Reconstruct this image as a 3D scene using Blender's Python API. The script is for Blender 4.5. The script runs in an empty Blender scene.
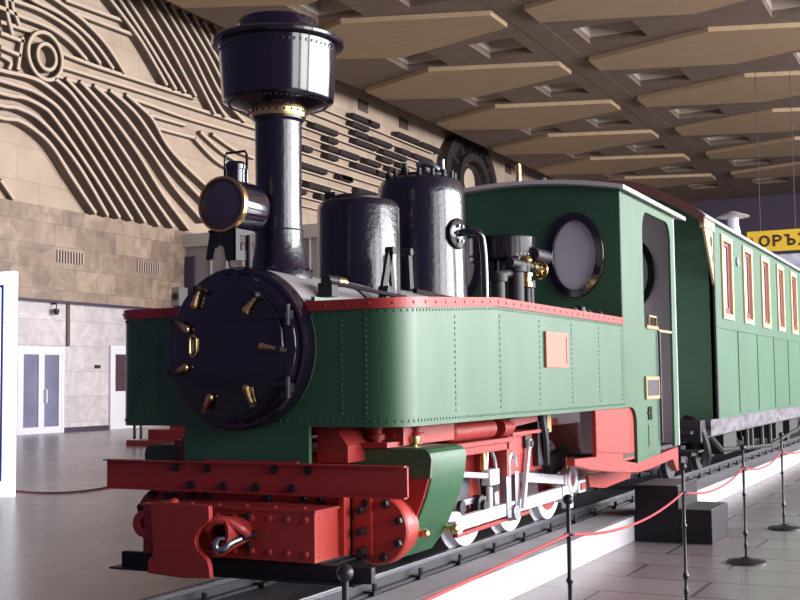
import bpy, bmesh, math, random
from mathutils import Vector, Matrix
S = bpy.context.scene
C = S.collection
random.seed(7)
PI = math.pi
# ------------------------------------------------------------------ camera
cam_d = bpy.data.cameras.new('camera'); cam = bpy.data.objects.new('camera', cam_d); C.objects.link(cam)
cd = Vector((-0.4451956, 0.89262372, 0.07087858)); cr = Vector((0.89443248, 0.44704416, -0.01191915)); cu = Vector((0.04232517, -0.05808975, 0.99741374))
m = Matrix.Identity(4)
for i in range(3):
    m[i][0] = cr[i]; m[i][1] = cu[i]; m[i][2] = -cd[i]
m[0][3], m[1][3], m[2][3] = 3.2475, -4.8083, 1.00065
cam.matrix_world = m
cam_d.sensor_width = 36; cam_d.lens = 1165.452 * 36 / 800; cam_d.clip_end = 400
S.camera = cam
# ------------------------------------------------------------------ light
FLOOR = -0.28
w = bpy.data.worlds.new('hall_air'); S.world = w; w.use_nodes = True
bg = w.node_tree.nodes['Background']; bg.inputs[0].default_value = (0.62, 0.50, 1.0, 1); bg.inputs[1].default_value = 0.12
def window_light(name, x, y, z, sx, sz, watts, col=(0.97, 0.96, 0.97)):
    l = bpy.data.lights.new(name, 'AREA'); l.shape = 'RECTANGLE'; l.size = sx; l.size_y = sz; l.energy = watts; l.color = col
    o = bpy.data.objects.new(name, l); C.objects.link(o)
    o.location = (x, y, z); o.rotation_euler = (PI/2, 0, PI/2)   # faces -X, daylight through the glazed side of the hall
    return o
for k in range(7):
    window_light('window_daylight', 26.0, 6.0 + 7.0*k, 7.2, 6.7, 10.6, 3700)
for y, e in ((-2.5, 2000), (-11.0, 1100)):
    window_light('window_daylight', 26.0, y, 6.5, 6.7, 9.0, e)
S.view_settings.view_transform = 'Standard'; S.view_settings.look = 'None'; S.view_settings.gamma = 1.0
S.view_settings.use_curve_mapping = False
S.view_settings.exposure = 0.36
# ------------------------------------------------------------------ materials
def mat(name, col, rough=0.5, metal=0.0, coat=0.0, var=0.0, vscale=6.0, bump=0.0, bscale=40.0, trans=0.0, spec=0.5, stretch=None):
    m = bpy.data.materials.new(name); m.use_nodes = True
    nt = m.node_tree; b = nt.nodes['Principled BSDF']
    b.inputs['Base Color'].default_value = (*col, 1); b.inputs['Roughness'].default_value = rough
    b.inputs['Metallic'].default_value = metal; b.inputs['Coat Weight'].default_value = coat; b.inputs['Coat Roughness'].default_value = 0.08
    b.inputs['Specular IOR Level'].default_value = spec
    if trans: b.inputs['Transmission Weight'].default_value = trans
    if var or bump:
        tc = nt.nodes.new('ShaderNodeTexCoord'); mp = nt.nodes.new('ShaderNodeMapping'); nt.links.new(tc.outputs['Object'], mp.inputs[0])
        if stretch: mp.inputs['Scale'].default_value = stretch
    if var:
        n = nt.nodes.new('ShaderNodeTexNoise'); n.inputs['Scale'].default_value = vscale; n.inputs['Detail'].default_value = 5
        nt.links.new(mp.outputs[0], n.inputs['Vector'])
        r = nt.nodes.new('ShaderNodeValToRGB'); r.color_ramp.elements[0].position = 0.3; r.color_ramp.elements[1].position = 0.7
        r.color_ramp.elements[0].color = (*[c*(1-var) for c in col], 1); r.color_ramp.elements[1].color = (*[min(1, c*(1+var)) for c in col], 1)
        nt.links.new(n.outputs['Fac'], r.inputs[0]); nt.links.new(r.outputs[0], b.inputs['Base Color'])
    if bump:
        n = nt.nodes.new('ShaderNodeTexNoise'); n.inputs['Scale'].default_value = bscale; n.inputs['Detail'].default_value = 3
        nt.links.new(mp.outputs[0], n.inputs['Vector'])
        bp = nt.nodes.new('ShaderNodeBump'); bp.inputs['Strength'].default_value = bump; bp.inputs['Distance'].default_value = 0.02
        nt.links.new(n.outputs['Fac'], bp.inputs['Height']); nt.links.new(bp.outputs[0], b.inputs['Normal'])
    return m
def tile_mat(name, c1, c2, mortar, axes, bw, bh, msize=0.01, rough=0.4, noise=0.25, nscale=0.6, bump=0.0, offs=0.5, veins=0.0):
    """stone slabs laid in courses; axes = which object coordinates run along and across the courses"""
    m = bpy.data.materials.new(name); m.use_nodes = True; nt = m.node_tree; b = nt.nodes['Principled BSDF']
    tc = nt.nodes.new('ShaderNodeTexCoord'); sp = nt.nodes.new('ShaderNodeSeparateXYZ'); cb = nt.nodes.new('ShaderNodeCombineXYZ')
    nt.links.new(tc.outputs['Object'], sp.inputs[0])
    nt.links.new(sp.outputs[axes[0]], cb.inputs[0]); nt.links.new(sp.outputs[axes[1]], cb.inputs[1])
    br = nt.nodes.new('ShaderNodeTexBrick'); nt.links.new(cb.outputs[0], br.inputs['Vector'])
    br.offset = offs; br.inputs['Color1'].default_value = (*c1, 1); br.inputs['Color2'].default_value = (*c2, 1); br.inputs['Mortar'].default_value = (*mortar, 1)
    br.inputs['Scale'].default_value = 1; br.inputs['Mortar Size'].default_value = msize; br.inputs['Brick Width'].default_value = bw; br.inputs['Row Height'].default_value = bh
    n = nt.nodes.new('ShaderNodeTexNoise'); n.inputs['Scale'].default_value = nscale; n.inputs['Detail'].default_value = 8; n.inputs['Distortion'].default_value = veins
    nt.links.new(tc.outputs['Object'], n.inputs['Vector'])
    r = nt.nodes.new('ShaderNodeValToRGB'); r.color_ramp.elements[0].position = 0.3; r.color_ramp.elements[1].position = 0.7
    r.color_ramp.elements[0].color = (1-noise,)*3 + (1,); r.color_ramp.elements[1].color = (1, 1, 1, 1)
    nt.links.new(n.outputs['Fac'], r.inputs[0])
    mx = nt.nodes.new('ShaderNodeMix'); mx.data_type = 'RGBA'; mx.blend_type = 'MULTIPLY'; mx.inputs['Factor'].default_value = 1
    nt.links.new(br.outputs['Color'], mx.inputs['A']); nt.links.new(r.outputs[0], mx.inputs['B']); nt.links.new(mx.outputs['Result'], b.inputs['Base Color'])
    b.inputs['Roughness'].default_value = rough
    return m
M = {}
M['green'] = mat('tank_green_paint', (0.032, 0.115, 0.052), 0.42, coat=0.0, var=0.16, vscale=2.2, bump=0.22, bscale=2.4, spec=0.65, stretch=(1, 1.6, 0.5))
M['green_cab'] = M['green']
M['coach_green'] = mat('coach_green_paint', (0.042, 0.135, 0.068), 0.42, coat=0.0, spec=0.6, var=0.12, vscale=1.5)
M['red'] = mat('red_paint', (0.36, 0.030, 0.024), 0.5, coat=0.15, var=0.12, vscale=8)
M['redlight'] = mat('red_edge_paint', (0.42, 0.038, 0.030), 0.46, coat=0.1)
M['black'] = mat('black_gloss_paint', (0.009, 0.005, 0.014), 0.16, coat=0.6)
M['blackrough'] = mat('black_cast_iron', (0.011, 0.007, 0.017), 0.28, coat=0.4, bump=0.13, bscale=38)
M['blackmatt'] = mat('black_matt', (0.012, 0.010, 0.014), 0.55)
M['boiler'] = mat('boiler_dusty_sheen_grey', (0.30, 0.285, 0.30), 0.5, coat=0.1)  # dusty black lightened to grey, its reflected light put into the colour
M['brass'] = mat('brass', (0.72, 0.50, 0.22), 0.25, metal=1.0)
M['steel'] = mat('polished_steel', (0.36, 0.36, 0.40), 0.35, metal=1.0)
M['white'] = mat('white_paint', (0.80, 0.80, 0.84), 0.4)
M['rodwhite'] = mat('rod_white_paint', (0.72, 0.72, 0.78), 0.35)
M['cream'] = mat('cream_paint', (0.66, 0.48, 0.25), 0.5)
M['roofcream'] = mat('cab_roof_paint', (0.66, 0.64, 0.58), 0.5)
M['cabgrey'] = mat('cab_interior_grey', (0.82, 0.79, 0.82), 0.6)
M['plate'] = mat('copper_red_plate', (0.50, 0.16, 0.10), 0.4, var=0.15, vscale=25)
M['plateframe'] = mat('gilt_frame', (0.42, 0.29, 0.13), 0.45)
M['dkplate'] = mat('dark_plate', (0.05, 0.04, 0.055), 0.6)
M['rail'] = mat('rail_steel', (0.05, 0.05, 0.06), 0.45, metal=0.3)
M['railhead'] = mat('rail_head', (0.16, 0.16, 0.18), 0.35, metal=0.8)
M['bed'] = mat('track_bed_grey', (0.42, 0.40, 0.43), 0.6, var=0.15, vscale=3)
M['beddark'] = mat('track_bed_dark', (0.045, 0.043, 0.055), 0.45, var=0.2, vscale=3)
M['plinth'] = tile_mat('plinth_white_marble', (0.62, 0.605, 0.63), (0.55, 0.54, 0.57), (0.4, 0.4, 0.4), (1, 2), 0.9, 2.0, 0.006, 0.3, 0.12, 3, veins=2)
M['stepblack'] = mat('black_step_board', (0.010, 0.008, 0.013), 0.6, spec=0.3)
M['stepgrey'] = mat('step_tread_grey', (0.09, 0.086, 0.10), 0.55)
M['rope'] = mat('red_cord', (0.50, 0.06, 0.06), 0.7)
M['darkrope'] = mat('dark_red_cord', (0.16, 0.02, 0.03), 0.7)
M['post'] = mat('dark_iron_post', (0.02, 0.018, 0.025), 0.38)
M['fin'] = mat('relief_shaded_brown', (0.105, 0.073, 0.06), 0.65, var=0.2, vscale=1.5)  # own brown, deepened so the fin sides carry their shade in the colour
M['finedge'] = mat('relief_lit_edge', (0.56, 0.44, 0.34), 0.7)  # pale tone paints in the light on the fins' front edges
M['rod_relief'] = mat('relief_dark_rods', (0.028, 0.020, 0.022), 0.6)
M['panel'] = mat('lozenge_panel_ochre', (0.32, 0.225, 0.135), 0.7, var=0.10, vscale=0.8, stretch=(1, 6, 1))
M['slab'] = mat('ceiling_brown_boards', (0.15, 0.105, 0.08), 0.75, var=0.22, vscale=1.2, stretch=(1, 8, 1))
M['recess'] = mat('ceiling_recess_plaster', (0.46, 0.40, 0.34), 0.7)
M['wallup'] = tile_mat('relief_wall_stone', (0.55, 0.42, 0.315), (0.48, 0.365, 0.275), (0.37, 0.285, 0.22), (1, 2), 1.7, 0.95, 0.012, 0.6, 0.24, 0.9)
M['walltop'] = M['wallup']
M['band'] = tile_mat('brown_marble_band', (0.46, 0.335, 0.25), (0.29, 0.205, 0.16), (0.24, 0.18, 0.145), (1, 2), 0.85, 0.62, 0.010, 0.45, 0.45, 1.6, offs=0.37, veins=1.5)
M['marble'] = tile_mat('white_veined_marble', (0.66, 0.60, 0.60), (0.60, 0.54, 0.56), (0.45, 0.40, 0.42), (1, 2), 1.3, 0.72, 0.010, 0.35, 0.28, 1.3, offs=0.5, veins=2.5)
M['floor'] = tile_mat('grey_stone_floor', (0.32, 0.28, 0.295), (0.27, 0.235, 0.25), (0.11, 0.095, 0.10), (0, 1), 1.1, 0.55, 0.013, 0.26, 0.22, 0.9)
M['skirt'] = mat('dark_purple_skirting', (0.045, 0.03, 0.06), 0.4)
M['doorwhite'] = mat('white_door_frame', (0.72, 0.70, 0.75), 0.4)
M['doorglass'] = mat('dark_door_glass', (0.20, 0.20, 0.30), 0.12, var=0.2, vscale=1)
M['doorred'] = mat('brown_door_glass', (0.08, 0.045, 0.06), 0.2)
M['darkwall'] = mat('far_dark_wall', (0.05, 0.035, 0.06), 0.7)
M['greypanel'] = mat('grey_partition_panel', (0.26, 0.235, 0.24), 0.5)
M['greylight'] = mat('light_grey_trim', (0.42, 0.39, 0.37), 0.5)
M['yellow'] = mat('yellow_sign', (0.75, 0.50, 0.04), 0.5)
M['letter'] = mat('sign_letter_brown', (0.06, 0.03, 0.02), 0.5)
M['emblem'] = mat('sign_red', (0.55, 0.06, 0.05), 0.5)
M['poster'] = mat('poster_pale', (0.45, 0.47, 0.58), 0.5, var=0.35, vscale=2.5)
M['boardwhite'] = mat('display_board_white', (0.90, 0.90, 0.92), 0.4)
M['glowboard'] = mat('glowing_board', (0.9, 0.9, 0.92), 0.4)
_b = M['glowboard'].node_tree.nodes['Principled BSDF']; _b.inputs['Emission Color'].default_value = (0.93, 0.94, 1, 1); _b.inputs['Emission Strength'].default_value = 1.1  # emission makes the board face glow evenly white
M['boardblue'] = mat('display_board_blue_line', (0.12, 0.22, 0.62), 0.4)
M['coal'] = mat('coal_lumps', (0.02, 0.018, 0.02), 0.5, bump=0.5, bscale=30)
M['curtain'] = mat('pale_curtain', (0.55, 0.45, 0.52), 0.7)
M['windred'] = mat('coach_window_red_sash', (0.22, 0.05, 0.05), 0.4)
M['roofgrey'] = mat('coach_roof_pale_grey', (0.40, 0.39, 0.45), 0.5)
M['coachroof'] = mat('coach_roof_brown', (0.15, 0.06, 0.05), 0.5)
M['solebar'] = mat('solebar_grey', (0.13, 0.115, 0.14), 0.6, var=0.7, vscale=3, stretch=(1, 1, 4))
def glass_mat(name, tint, alpha):
    m = bpy.data.materials.new(name); m.use_nodes = True; nt = m.node_tree; nt.nodes.clear()
    o = nt.nodes.new('ShaderNodeOutputMaterial'); mx = nt.nodes.new('ShaderNodeMixShader'); t = nt.nodes.new('ShaderNodeBsdfTransparent'); p = nt.nodes.new('ShaderNodeBsdfPrincipled')
    t.inputs[0].default_value = (0.85, 0.85, 0.88, 1); p.inputs['Base Color'].default_value = (*tint, 1); p.inputs['Roughness'].default_value = 0.08
    mx.inputs[0].default_value = alpha; nt.links.new(t.outputs[0], mx.inputs[1]); nt.links.new(p.outputs[0], mx.inputs[2]); nt.links.new(mx.outputs[0], o.inputs[0])
    return m
M['glass'] = glass_mat('pale_window_glass', (0.80, 0.77, 0.80), 0.62)  # clear pane mixed with an even pale tint
M['lens'] = mat('headlamp_lens', (0.05, 0.035, 0.06), 0.06, coat=1.0)
# ------------------------------------------------------------------ mesh helpers
class MB:
    def __init__(s): s.bm = bmesh.new()
    def _n(s, k):
        s.bm.verts.ensure_lookup_table(); return s.bm.verts[k:]
    def box(s, x0, x1, y0, y1, z0, z1):
        v = [s.bm.verts.new((x, y, z)) for x in (x0, x1) for y in (y0, y1) for z in (z0, z1)]
        for f in ((0, 1, 3, 2), (4, 6, 7, 5), (0, 4, 5, 1), (2, 3, 7, 6), (0, 2, 6, 4), (1, 5, 7, 3)): s.bm.faces.new([v[i] for i in f])
        return s
    def lathe(s, prof, org, axis='Z', seg=48, close=True):
        """prof: (radius, height along the axis)"""
        ax = Vector({'X': (1, 0, 0), 'Y': (0, 1, 0), 'Z': (0, 0, 1)}[axis]) if isinstance(axis, str) else Vector(axis).normalized()
        a = ax.orthogonal().normalized(); b = ax.cross(a); org = Vector(org); rings = []
        for r, h in prof:
            if r < 1e-6: rings.append([s.bm.verts.new(org + ax*h)])
            else: rings.append([s.bm.verts.new(org + ax*h + (a*math.cos(2*PI*i/seg) + b*math.sin(2*PI*i/seg))*r) for i in range(seg)])
        for p, q in zip(rings, rings[1:]):
            for i in range(seg):
                j = (i+1) % seg
                if len(p) == 1 and len(q) == 1: continue
                if len(p) == 1: s.bm.faces.new((p[0], q[j], q[i]))
                elif len(q) == 1: s.bm.faces.new((p[i], p[j], q[0]))
                else: s.bm.faces.new((p[i], p[j], q[j], q[i]))
        if close:
            if len(rings[0]) > 1: s.bm.faces.new(list(reversed(rings[0])))
            if len(rings[-1]) > 1: s.bm.faces.new(rings[-1])
        return s
    def cyl(s, p0, p1, r0, r1=None, seg=24):
        p0 = Vector(p0); d = Vector(p1) - p0
        return s.lathe([(r0, 0), (r0 if r1 is None else r1, d.length)], p0, d, seg)
    def ball(s, c, r, seg=16):
        n = seg//2
        return s.lathe([(r*math.sin(PI*i/n), -r*math.cos(PI*i/n)) for i in range(n+1)], c, 'Z', seg)
    def plate(s, outer, holes, axis, a, b):
        """flat sheet with holes; outline in the two other coordinates, thickness a..b on axis"""
        def P(u, v, t): return {'X': (t, u, v), 'Y': (u, t, v), 'Z': (u, v, t)}[axis]
        bm = bmesh.new()
        es = []
        for loop in [outer] + list(holes):
            vs = [bm.verts.new(P(u, v, a)) for u, v in loop]
            es += [bm.edges.new((vs[i], vs[(i+1) % len(vs)])) for i in range(len(vs))]
        bmesh.ops.triangle_fill(bm, use_beauty=True, use_dissolve=False, edges=es)
        if holes:
            # drop triangles that fell inside a hole
            def inside(pt, poly):
                c = False; n = len(poly)
                for i in range(n):
                    x1, y1 = poly[i]; x2, y2 = poly[(i+1) % n]
                    if (y1 > pt[1]) != (y2 > pt[1]) and pt[0] < (x2-x1)*(pt[1]-y1)/(y2-y1)+x1: c = not c
                return c
            ix = {'X': (1, 2), 'Y': (0, 2), 'Z': (0, 1)}[axis]
            kill = [f for f in bm.faces if any(inside([f.calc_center_median()[i] for i in ix], h) for h in holes)]
            bmesh.ops.delete(bm, geom=kill, context='FACES_ONLY')
        r = bmesh.ops.extrude_face_region(bm, geom=list(bm.faces))
        d = Vector(P(0, 0, b-a)) - Vector(P(0, 0, 0))
        for e in r['geom']:
            if isinstance(e, bmesh.types.BMVert): e.co += d
        bmesh.ops.recalc_face_normals(bm, faces=list(bm.faces))
        me = bpy.data.meshes.new('t'); bm.to_mesh(me); bm.free(); s.bm.from_mesh(me); bpy.data.meshes.remove(me)
        return s
    def prism(s, poly, axis, a, b): return s.plate(poly, [], axis, a, b)
    def tube(s, path, r, seg=10, closed=False):
        path = [Vector(p) for p in path]; n = len(path); rings = []; up = None
        for i, p in enumerate(path):
            if closed: t = path[(i+1) % n] - path[i-1]
            else: t = path[min(i+1, n-1)] - path[max(i-1, 0)]
            t.normalize()
            if up is None: up = t.orthogonal().normalized()
            up = (up - t*up.dot(t)).normalized(); sd = t.cross(up)
            rr = r[i] if isinstance(r, (list, tuple)) else r
            rings.append([s.bm.verts.new(p + (up*math.cos(2*PI*k/seg) + sd*math.sin(2*PI*k/seg))*rr) for k in range(seg)])
        pairs = list(zip(rings, rings[1:])) + ([(rings[-1], rings[0])] if closed else [])
        for a, b in pairs:
            for k in range(seg): s.bm.faces.new((a[k], a[(k+1) % seg], b[(k+1) % seg], b[k]))
        if not closed: s.bm.faces.new(list(reversed(rings[0]))); s.bm.faces.new(rings[-1])
        return s
    def bar(s, p0, p1, wd, th, side=(1, 0, 0)):
        """rectangular bar from p0 to p1, th across 'side', wd across the third direction"""
        p0 = Vector(p0); p1 = Vector(p1); t = (p1-p0).normalized(); sd = Vector(side); sd = (sd - t*sd.dot(t)).normalized(); u = t.cross(sd)
        v = [s.bm.verts.new(p + sd*(th/2*i) + u*(wd/2*j)) for p in (p0, p1) for i in (-1, 1) for j in (-1, 1)]
        for f in ((0, 1, 3, 2), (4, 6, 7, 5), (0, 4, 5, 1), (2, 3, 7, 6), (0, 2, 6, 4), (1, 5, 7, 3)): s.bm.faces.new([v[i] for i in f])
        return s
    def rivet(s, p, n, r=0.008, seg=6, h=0.6):
        return s.lathe([(r, -0.002), (r*0.75, r*h*0.7), (0, r*h)], p, n, seg, close=False)
    def ribbon(s, path, x0, x1, th):
        """upright fin standing off a wall: path in (y, z), projecting from x0 to x1, thickness th"""
        n = len(path); vs = []
        for i in range(n):
            a = path[max(i-1, 0)]; b = path[min(i+1, n-1)]
            ty, tz = b[0]-a[0], b[1]-a[1]; l = math.hypot(ty, tz) or 1; ny, nz = -tz/l*th/2, ty/l*th/2
            y, z = path[i]
            vs.append([s.bm.verts.new(q) for q in ((x0, y+ny, z+nz), (x1, y+ny, z+nz), (x1, y-ny, z-nz), (x0, y-ny, z-nz))])
        for a, b in zip(vs, vs[1:]):
            for k in range(4): s.bm.faces.new((a[k], a[(k+1) % 4], b[(k+1) % 4], b[k]))
        s.bm.faces.new(vs[0]); s.bm.faces.new(list(reversed(vs[-1])))
        return s
    def build(s, name, material, parent=None, smooth=35, bevel=0.0):
        bmesh.ops.recalc_face_normals(s.bm, faces=list(s.bm.faces))
        me = bpy.data.meshes.new(name); 
        off = Vector((0, 0, 0)); p = parent
        while p is not None: off += p.location; p = p.parent
        bmesh.ops.translate(s.bm, verts=list(s.bm.verts), vec=-off)
        s.bm.to_mesh(me); s.bm.free()
        me.materials.append(material)
        if smooth:
            me.polygons.foreach_set('use_smooth', [True]*len(me.polygons)); me.set_sharp_from_angle(angle=math.radians(smooth))
        o = bpy.data.objects.new(name, me); C.objects.link(o)
        if parent: o.parent = parent
        if bevel:
            b = o.modifiers.new('edge', 'BEVEL'); b.width = bevel; b.segments = 2; b.limit_method = 'ANGLE'; b.angle_limit = math.radians(50)
        return o
def thing(name, loc, label, cat, group=None):
    o = bpy.data.objects.new(name, None); C.objects.link(o); o.location = loc; o.empty_display_size = 0.1
    return tag(o, label, cat, group)
def tag(o, label, cat, group=None, kind=None):
    o['label'] = label; o['category'] = cat
    if group: o['group'] = group
    if kind: o['kind'] = kind
    return o
def struct(o): o['kind'] = 'structure'; return o
def spline(pts, n=8):
    """Catmull-Rom through the points"""
    if len(pts) < 3: return [tuple(a + (b-a)*i/n for a, b in zip(*pts)) for i in range(n+1)]
    P = [pts[0]] + list(pts) + [pts[-1]]; out = []
    for i in range(1, len(P)-2):
        for k in range(n):
            t = k/n
            out.append(tuple(0.5*((2*p1) + (-p0+p2)*t + (2*p0-5*p1+4*p2-p3)*t*t + (-p0+3*p1-3*p2+p3)*t**3) for p0, p1, p2, p3 in zip(P[i-1], P[i], P[i+1], P[i+2])))
    out.append(tuple(pts[-1])); return out
def arc(cx, cy, r, a0, a1, n, ry=None):
    ry = r if ry is None else ry
    return [(cx + r*math.cos(math.radians(a0 + (a1-a0)*i/n)), cy + ry*math.sin(math.radians(a0 + (a1-a0)*i/n))) for i in range(n+1)]
def copy_tree(o, parent=None):
    c = o.copy(); C.objects.link(c); c.parent = parent
    for ch in list(o.children): copy_tree(ch, c)
    return c
# ================================================================== THE SETTING
ov_ = lambda cx, cz, a, c, n=32: [(cx + a*math.cos(2*PI*i/n), cz + c*math.sin(2*PI*i/n)) for i in range(n)]
WX = -20.1
b = MB(); b.box(-22, 16, -14, 76, FLOOR-0.3, FLOOR); struct(b.build('floor', M['floor'], smooth=0))
b = MB(); b.box(WX-0.6, WX, 8, 72, 6.04, 14.6); wl = struct(b.build('wall_left', M['wallup'], smooth=0))
b = MB(); b = struct(b.box(WX-0.6, WX+0.10, 8, 72, 3.43, 6.04).build('trim_1', M['band'], smooth=0))
struct(MB().box(WX-0.02, WX+0.16, 8, 72, 3.36, 3.43).build('trim_2', M['skirt'], smooth=0))
b = MB(); b.box(WX-1.0, WX-0.02, 8, 72, FLOOR, 3.40).build('lower_wall', M['marble'], wl, smooth=0)
b = MB(); b = struct(b.box(WX-0.03, WX+0.03, 20.66, 20.78, 2.15, 3.36).build('trim_3', M['fin'], smooth=0))
b = MB(); b.box(WX-0.03, WX+0.03, 20.60, 22.45, FLOOR, FLOOR+0.13); struct(b.build('baseboard_left', M['skirt'], smooth=0))
b = MB(); b.box(-20.5, 16, 72, 72.4, FLOOR, 14.6); struct(b.build('wall_back', M['darkwall'], smooth=0))
# doors in the lower wall
def double_door():
    d = struct(MB().box(WX-0.03, WX+0.05, 18.75, 20.55, 2.0, 2.12).box(WX-0.03, WX+0.05, 20.45, 20.55, FLOOR, 2.0).box(WX-0.03, WX+0.05, 18.75, 18.87, FLOOR, 2.0).build('door_1', M['doorwhite'], smooth=0))
    for y0, y1 in ((18.87, 19.66), (19.66, 20.45)):
        lf = MB()
        lf.box(WX-0.02, WX+0.04, y0, y0+0.11, FLOOR, 2.0); lf.box(WX-0.02, WX+0.04, y1-0.11, y1, FLOOR, 2.0)
        lf.box(WX-0.02, WX+0.04, y0+0.11, y1-0.11, FLOOR, FLOOR+0.18); lf.box(WX-0.02, WX+0.04, y0+0.11, y1-0.11, 1.90, 2.0)
        leaf = lf.build('door_leaf', M['doorwhite'], d, smooth=0)
        MB().box(WX-0.01, WX+0.005, y0+0.1, y1-0.1, FLOOR+0.16, 1.92).build('door_pane', M['doorglass'], leaf, smooth=0)
    MB().tube([(WX+0.04, 19.78, 0.55), (WX+0.12, 19.78, 0.57), (WX+0.12, 19.78, 0.92), (WX+0.04, 19.78, 0.94)], 0.025, 8).build('door_handle', M['white'], d)
double_door()
d2 = struct(MB().box(WX-0.03, WX+0.05, 22.5, 22.62, FLOOR, 2.1).box(WX-0.03, WX+0.05, 23.7, 23.82, FLOOR, 2.1).box(WX-0.03, WX+0.05, 22.5, 23.82, 2.1, 2.22).build('door_2', M['doorwhite'], smooth=0))
MB().plate([(22.62, FLOOR), (23.7, FLOOR), (23.7, 2.1), (22.62, 2.1)], [[(22.74, 0.85), (23.58, 0.85), (23.58, 1.96), (22.74, 1.96)]], 'X', WX-0.02, WX+0.03).build('door_leaf', M['doorwhite'], d2, smooth=0)
MB().box(WX-0.015, WX+0.005, 22.72, 23.6, 0.83, 1.98).build('door_pane', M['doorred'], d2, smooth=0)
MB().box(WX+0.02, WX+0.09, 23.55, 23.62, 0.70, 0.86).build('door_handle', M['post'], d2, smooth=0)
o = MB().box(WX-0.02, WX+0.03, 21.87, 22.08, 1.53, 1.63).build('number_plaque', M['post'], smooth=0); tag(o, 'small dark plaque on the white marble wall beside the single door', 'plaque')
cm = thing('security_camera', (WX, 20.1, 3.1), 'small dark dome camera under the brown band above the double door', 'camera')
MB().lathe([(0.02, 0.22), (0.02, 0.1), (0.09, 0.08), (0.09, 0.0), (0.06, -0.07), (0, -0.09)], (WX+0.14, 20.1, 3.1), 'Z', 16).build('camera_body', M['post'], cm)
MB().box(WX-0.02, WX+0.16, 20.06, 20.14, 3.31, 3.355).build('bracket', M['post'], cm, smooth=0)
# ventilation grilles in the band
for y0, lab in ((20.12, 'slotted ventilation grille in the brown band above the double door'), (23.62, 'slotted ventilation grille in the brown band nearer the grey partition')):
    t = thing('wall_grille', (WX+0.1, y0, 4.5), lab, 'vent', 'wall grilles')
    MB().box(WX+0.09, WX+0.105, y0, y0+1.12, 4.52, 4.86).build('backing', M['skirt'], t, smooth=0)
    s = MB()
    for k in range(10): s.box(WX+0.10, WX+0.14, y0+0.02+k*0.115, y0+0.058+k*0.115, 4.52, 4.86)
    s.build('slats', M['finedge'], t, smooth=0)
# ------------------------------------------------------------------ wall relief
X0, X1 = WX+0.0, WX+0.31
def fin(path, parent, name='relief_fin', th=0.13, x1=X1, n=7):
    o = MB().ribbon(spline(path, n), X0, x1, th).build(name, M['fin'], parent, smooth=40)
    MB().ribbon(spline(path, n), x1, x1+0.03, th*0.7).build('lit_fin_edge', M['finedge'], o, smooth=40)
wave_lower = [[(17.91, 8.15), (18.41, 8.2), (19.01, 8.06), (19.7, 7.71), (20.55, 6.91), (21.5, 6.06)], [(17.9, 8.48), (18.41, 8.53), (19.21, 8.38), (20.18, 7.8), (21.05, 7.07), (22.03, 6.05)], [(18.08, 8.81), (18.66, 8.86), (19.38, 8.74), (19.81, 8.5), (20.67, 7.8), (21.56, 7.02), (22.56, 6.06)], [(18.32, 9.14), (18.99, 9.12), (19.73, 8.94), (20.29, 8.6), (21.23, 7.81), (23.14, 6.06)], [(17.89, 9.42), (18.58, 9.47), (19.25, 9.44), (20.08, 9.16), (20.78, 8.7), (21.81, 7.82), (22.76, 6.97), (23.75, 6.06)], [(19.76, 9.66), (20.4, 9.41), (21.28, 8.77), (22.48, 7.75), (23.46, 6.88), (24.44, 6.04)], [(20.23, 9.77), (20.94, 9.38), (21.8, 8.84), (23.03, 7.84), (24.04, 6.96), (25.17, 6.07)], [(20.81, 9.82), (21.54, 9.44), (22.4, 8.9), (23.45, 8.1), (24.63, 7.05), (25.99, 6.08)], [(21.4, 9.84), (22.2, 9.5), (22.95, 9.07), (24.03, 8.29), (25.25, 7.33), (26.8, 6.44)], [(22.1, 9.84), (22.83, 9.6), (23.52, 9.24), (24.63, 8.39), (25.72, 7.69), (27.09, 7.01)], [(22.83, 9.88), (23.49, 9.64), (24.1, 9.36), (24.78, 8.71), (25.72, 8.19), (27.2, 7.57)]]
wave_upper = [[(21.9, 12.75), (22.08, 12.62), (22.65, 12.29), (23.48, 11.76), (24.16, 11.2), (24.82, 10.61)], [(22.3, 12.87), (22.49, 12.74), (23.82, 11.79), (25.29, 10.58)], [(22.67, 12.98), (22.86, 12.85), (24.26, 11.84), (25.79, 10.59)], [(23.28, 13.17), (23.47, 13.03), (24.77, 12.03), (26.36, 10.58)], [(23.81, 13.29), (23.98, 13.18), (25.6, 11.95), (27.43, 10.22)], [(24.25, 13.46), (24.45, 13.32), (25.98, 12.11), (27.14, 10.96), (28.07, 10.25)], [(24.97, 13.31), (26.63, 12.04), (27.84, 10.94), (29.23, 10.3)], [(25.6, 13.3), (27.14, 12.1), (28.49, 10.94), (30.06, 10.65)], [(26.16, 13.31), (27.96, 11.88), (29.48, 10.86), (31.11, 10.52)], [(26.75, 13.27), (28.08, 12.22), (29.48, 11.33), (31.46, 10.82)], [(27.37, 13.3), (28.56, 12.38), (30.13, 11.58), (32.15, 11.15)]]
arcs = [[(17.86, 11.14), (18.44, 11.11), (19.62, 11.09), (20.47, 10.88), (21.14, 10.56)], [(17.85, 11.44), (18.36, 11.47), (19.5, 11.46), (20.75, 11.19), (21.74, 10.58)], [(18.58, 11.76), (19.07, 11.68), (20.17, 11.59), (21.35, 11.2), (22.32, 10.56)], [(19.33, 12.04), (19.82, 11.96), (20.91, 11.71), (21.96, 11.24), (22.85, 10.55)], [(17.89, 11.5), (18.04, 11.02), (18.23, 10.52)], [(18.07, 11.55), (18.25, 11.22), (18.48, 10.84)]]
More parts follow.
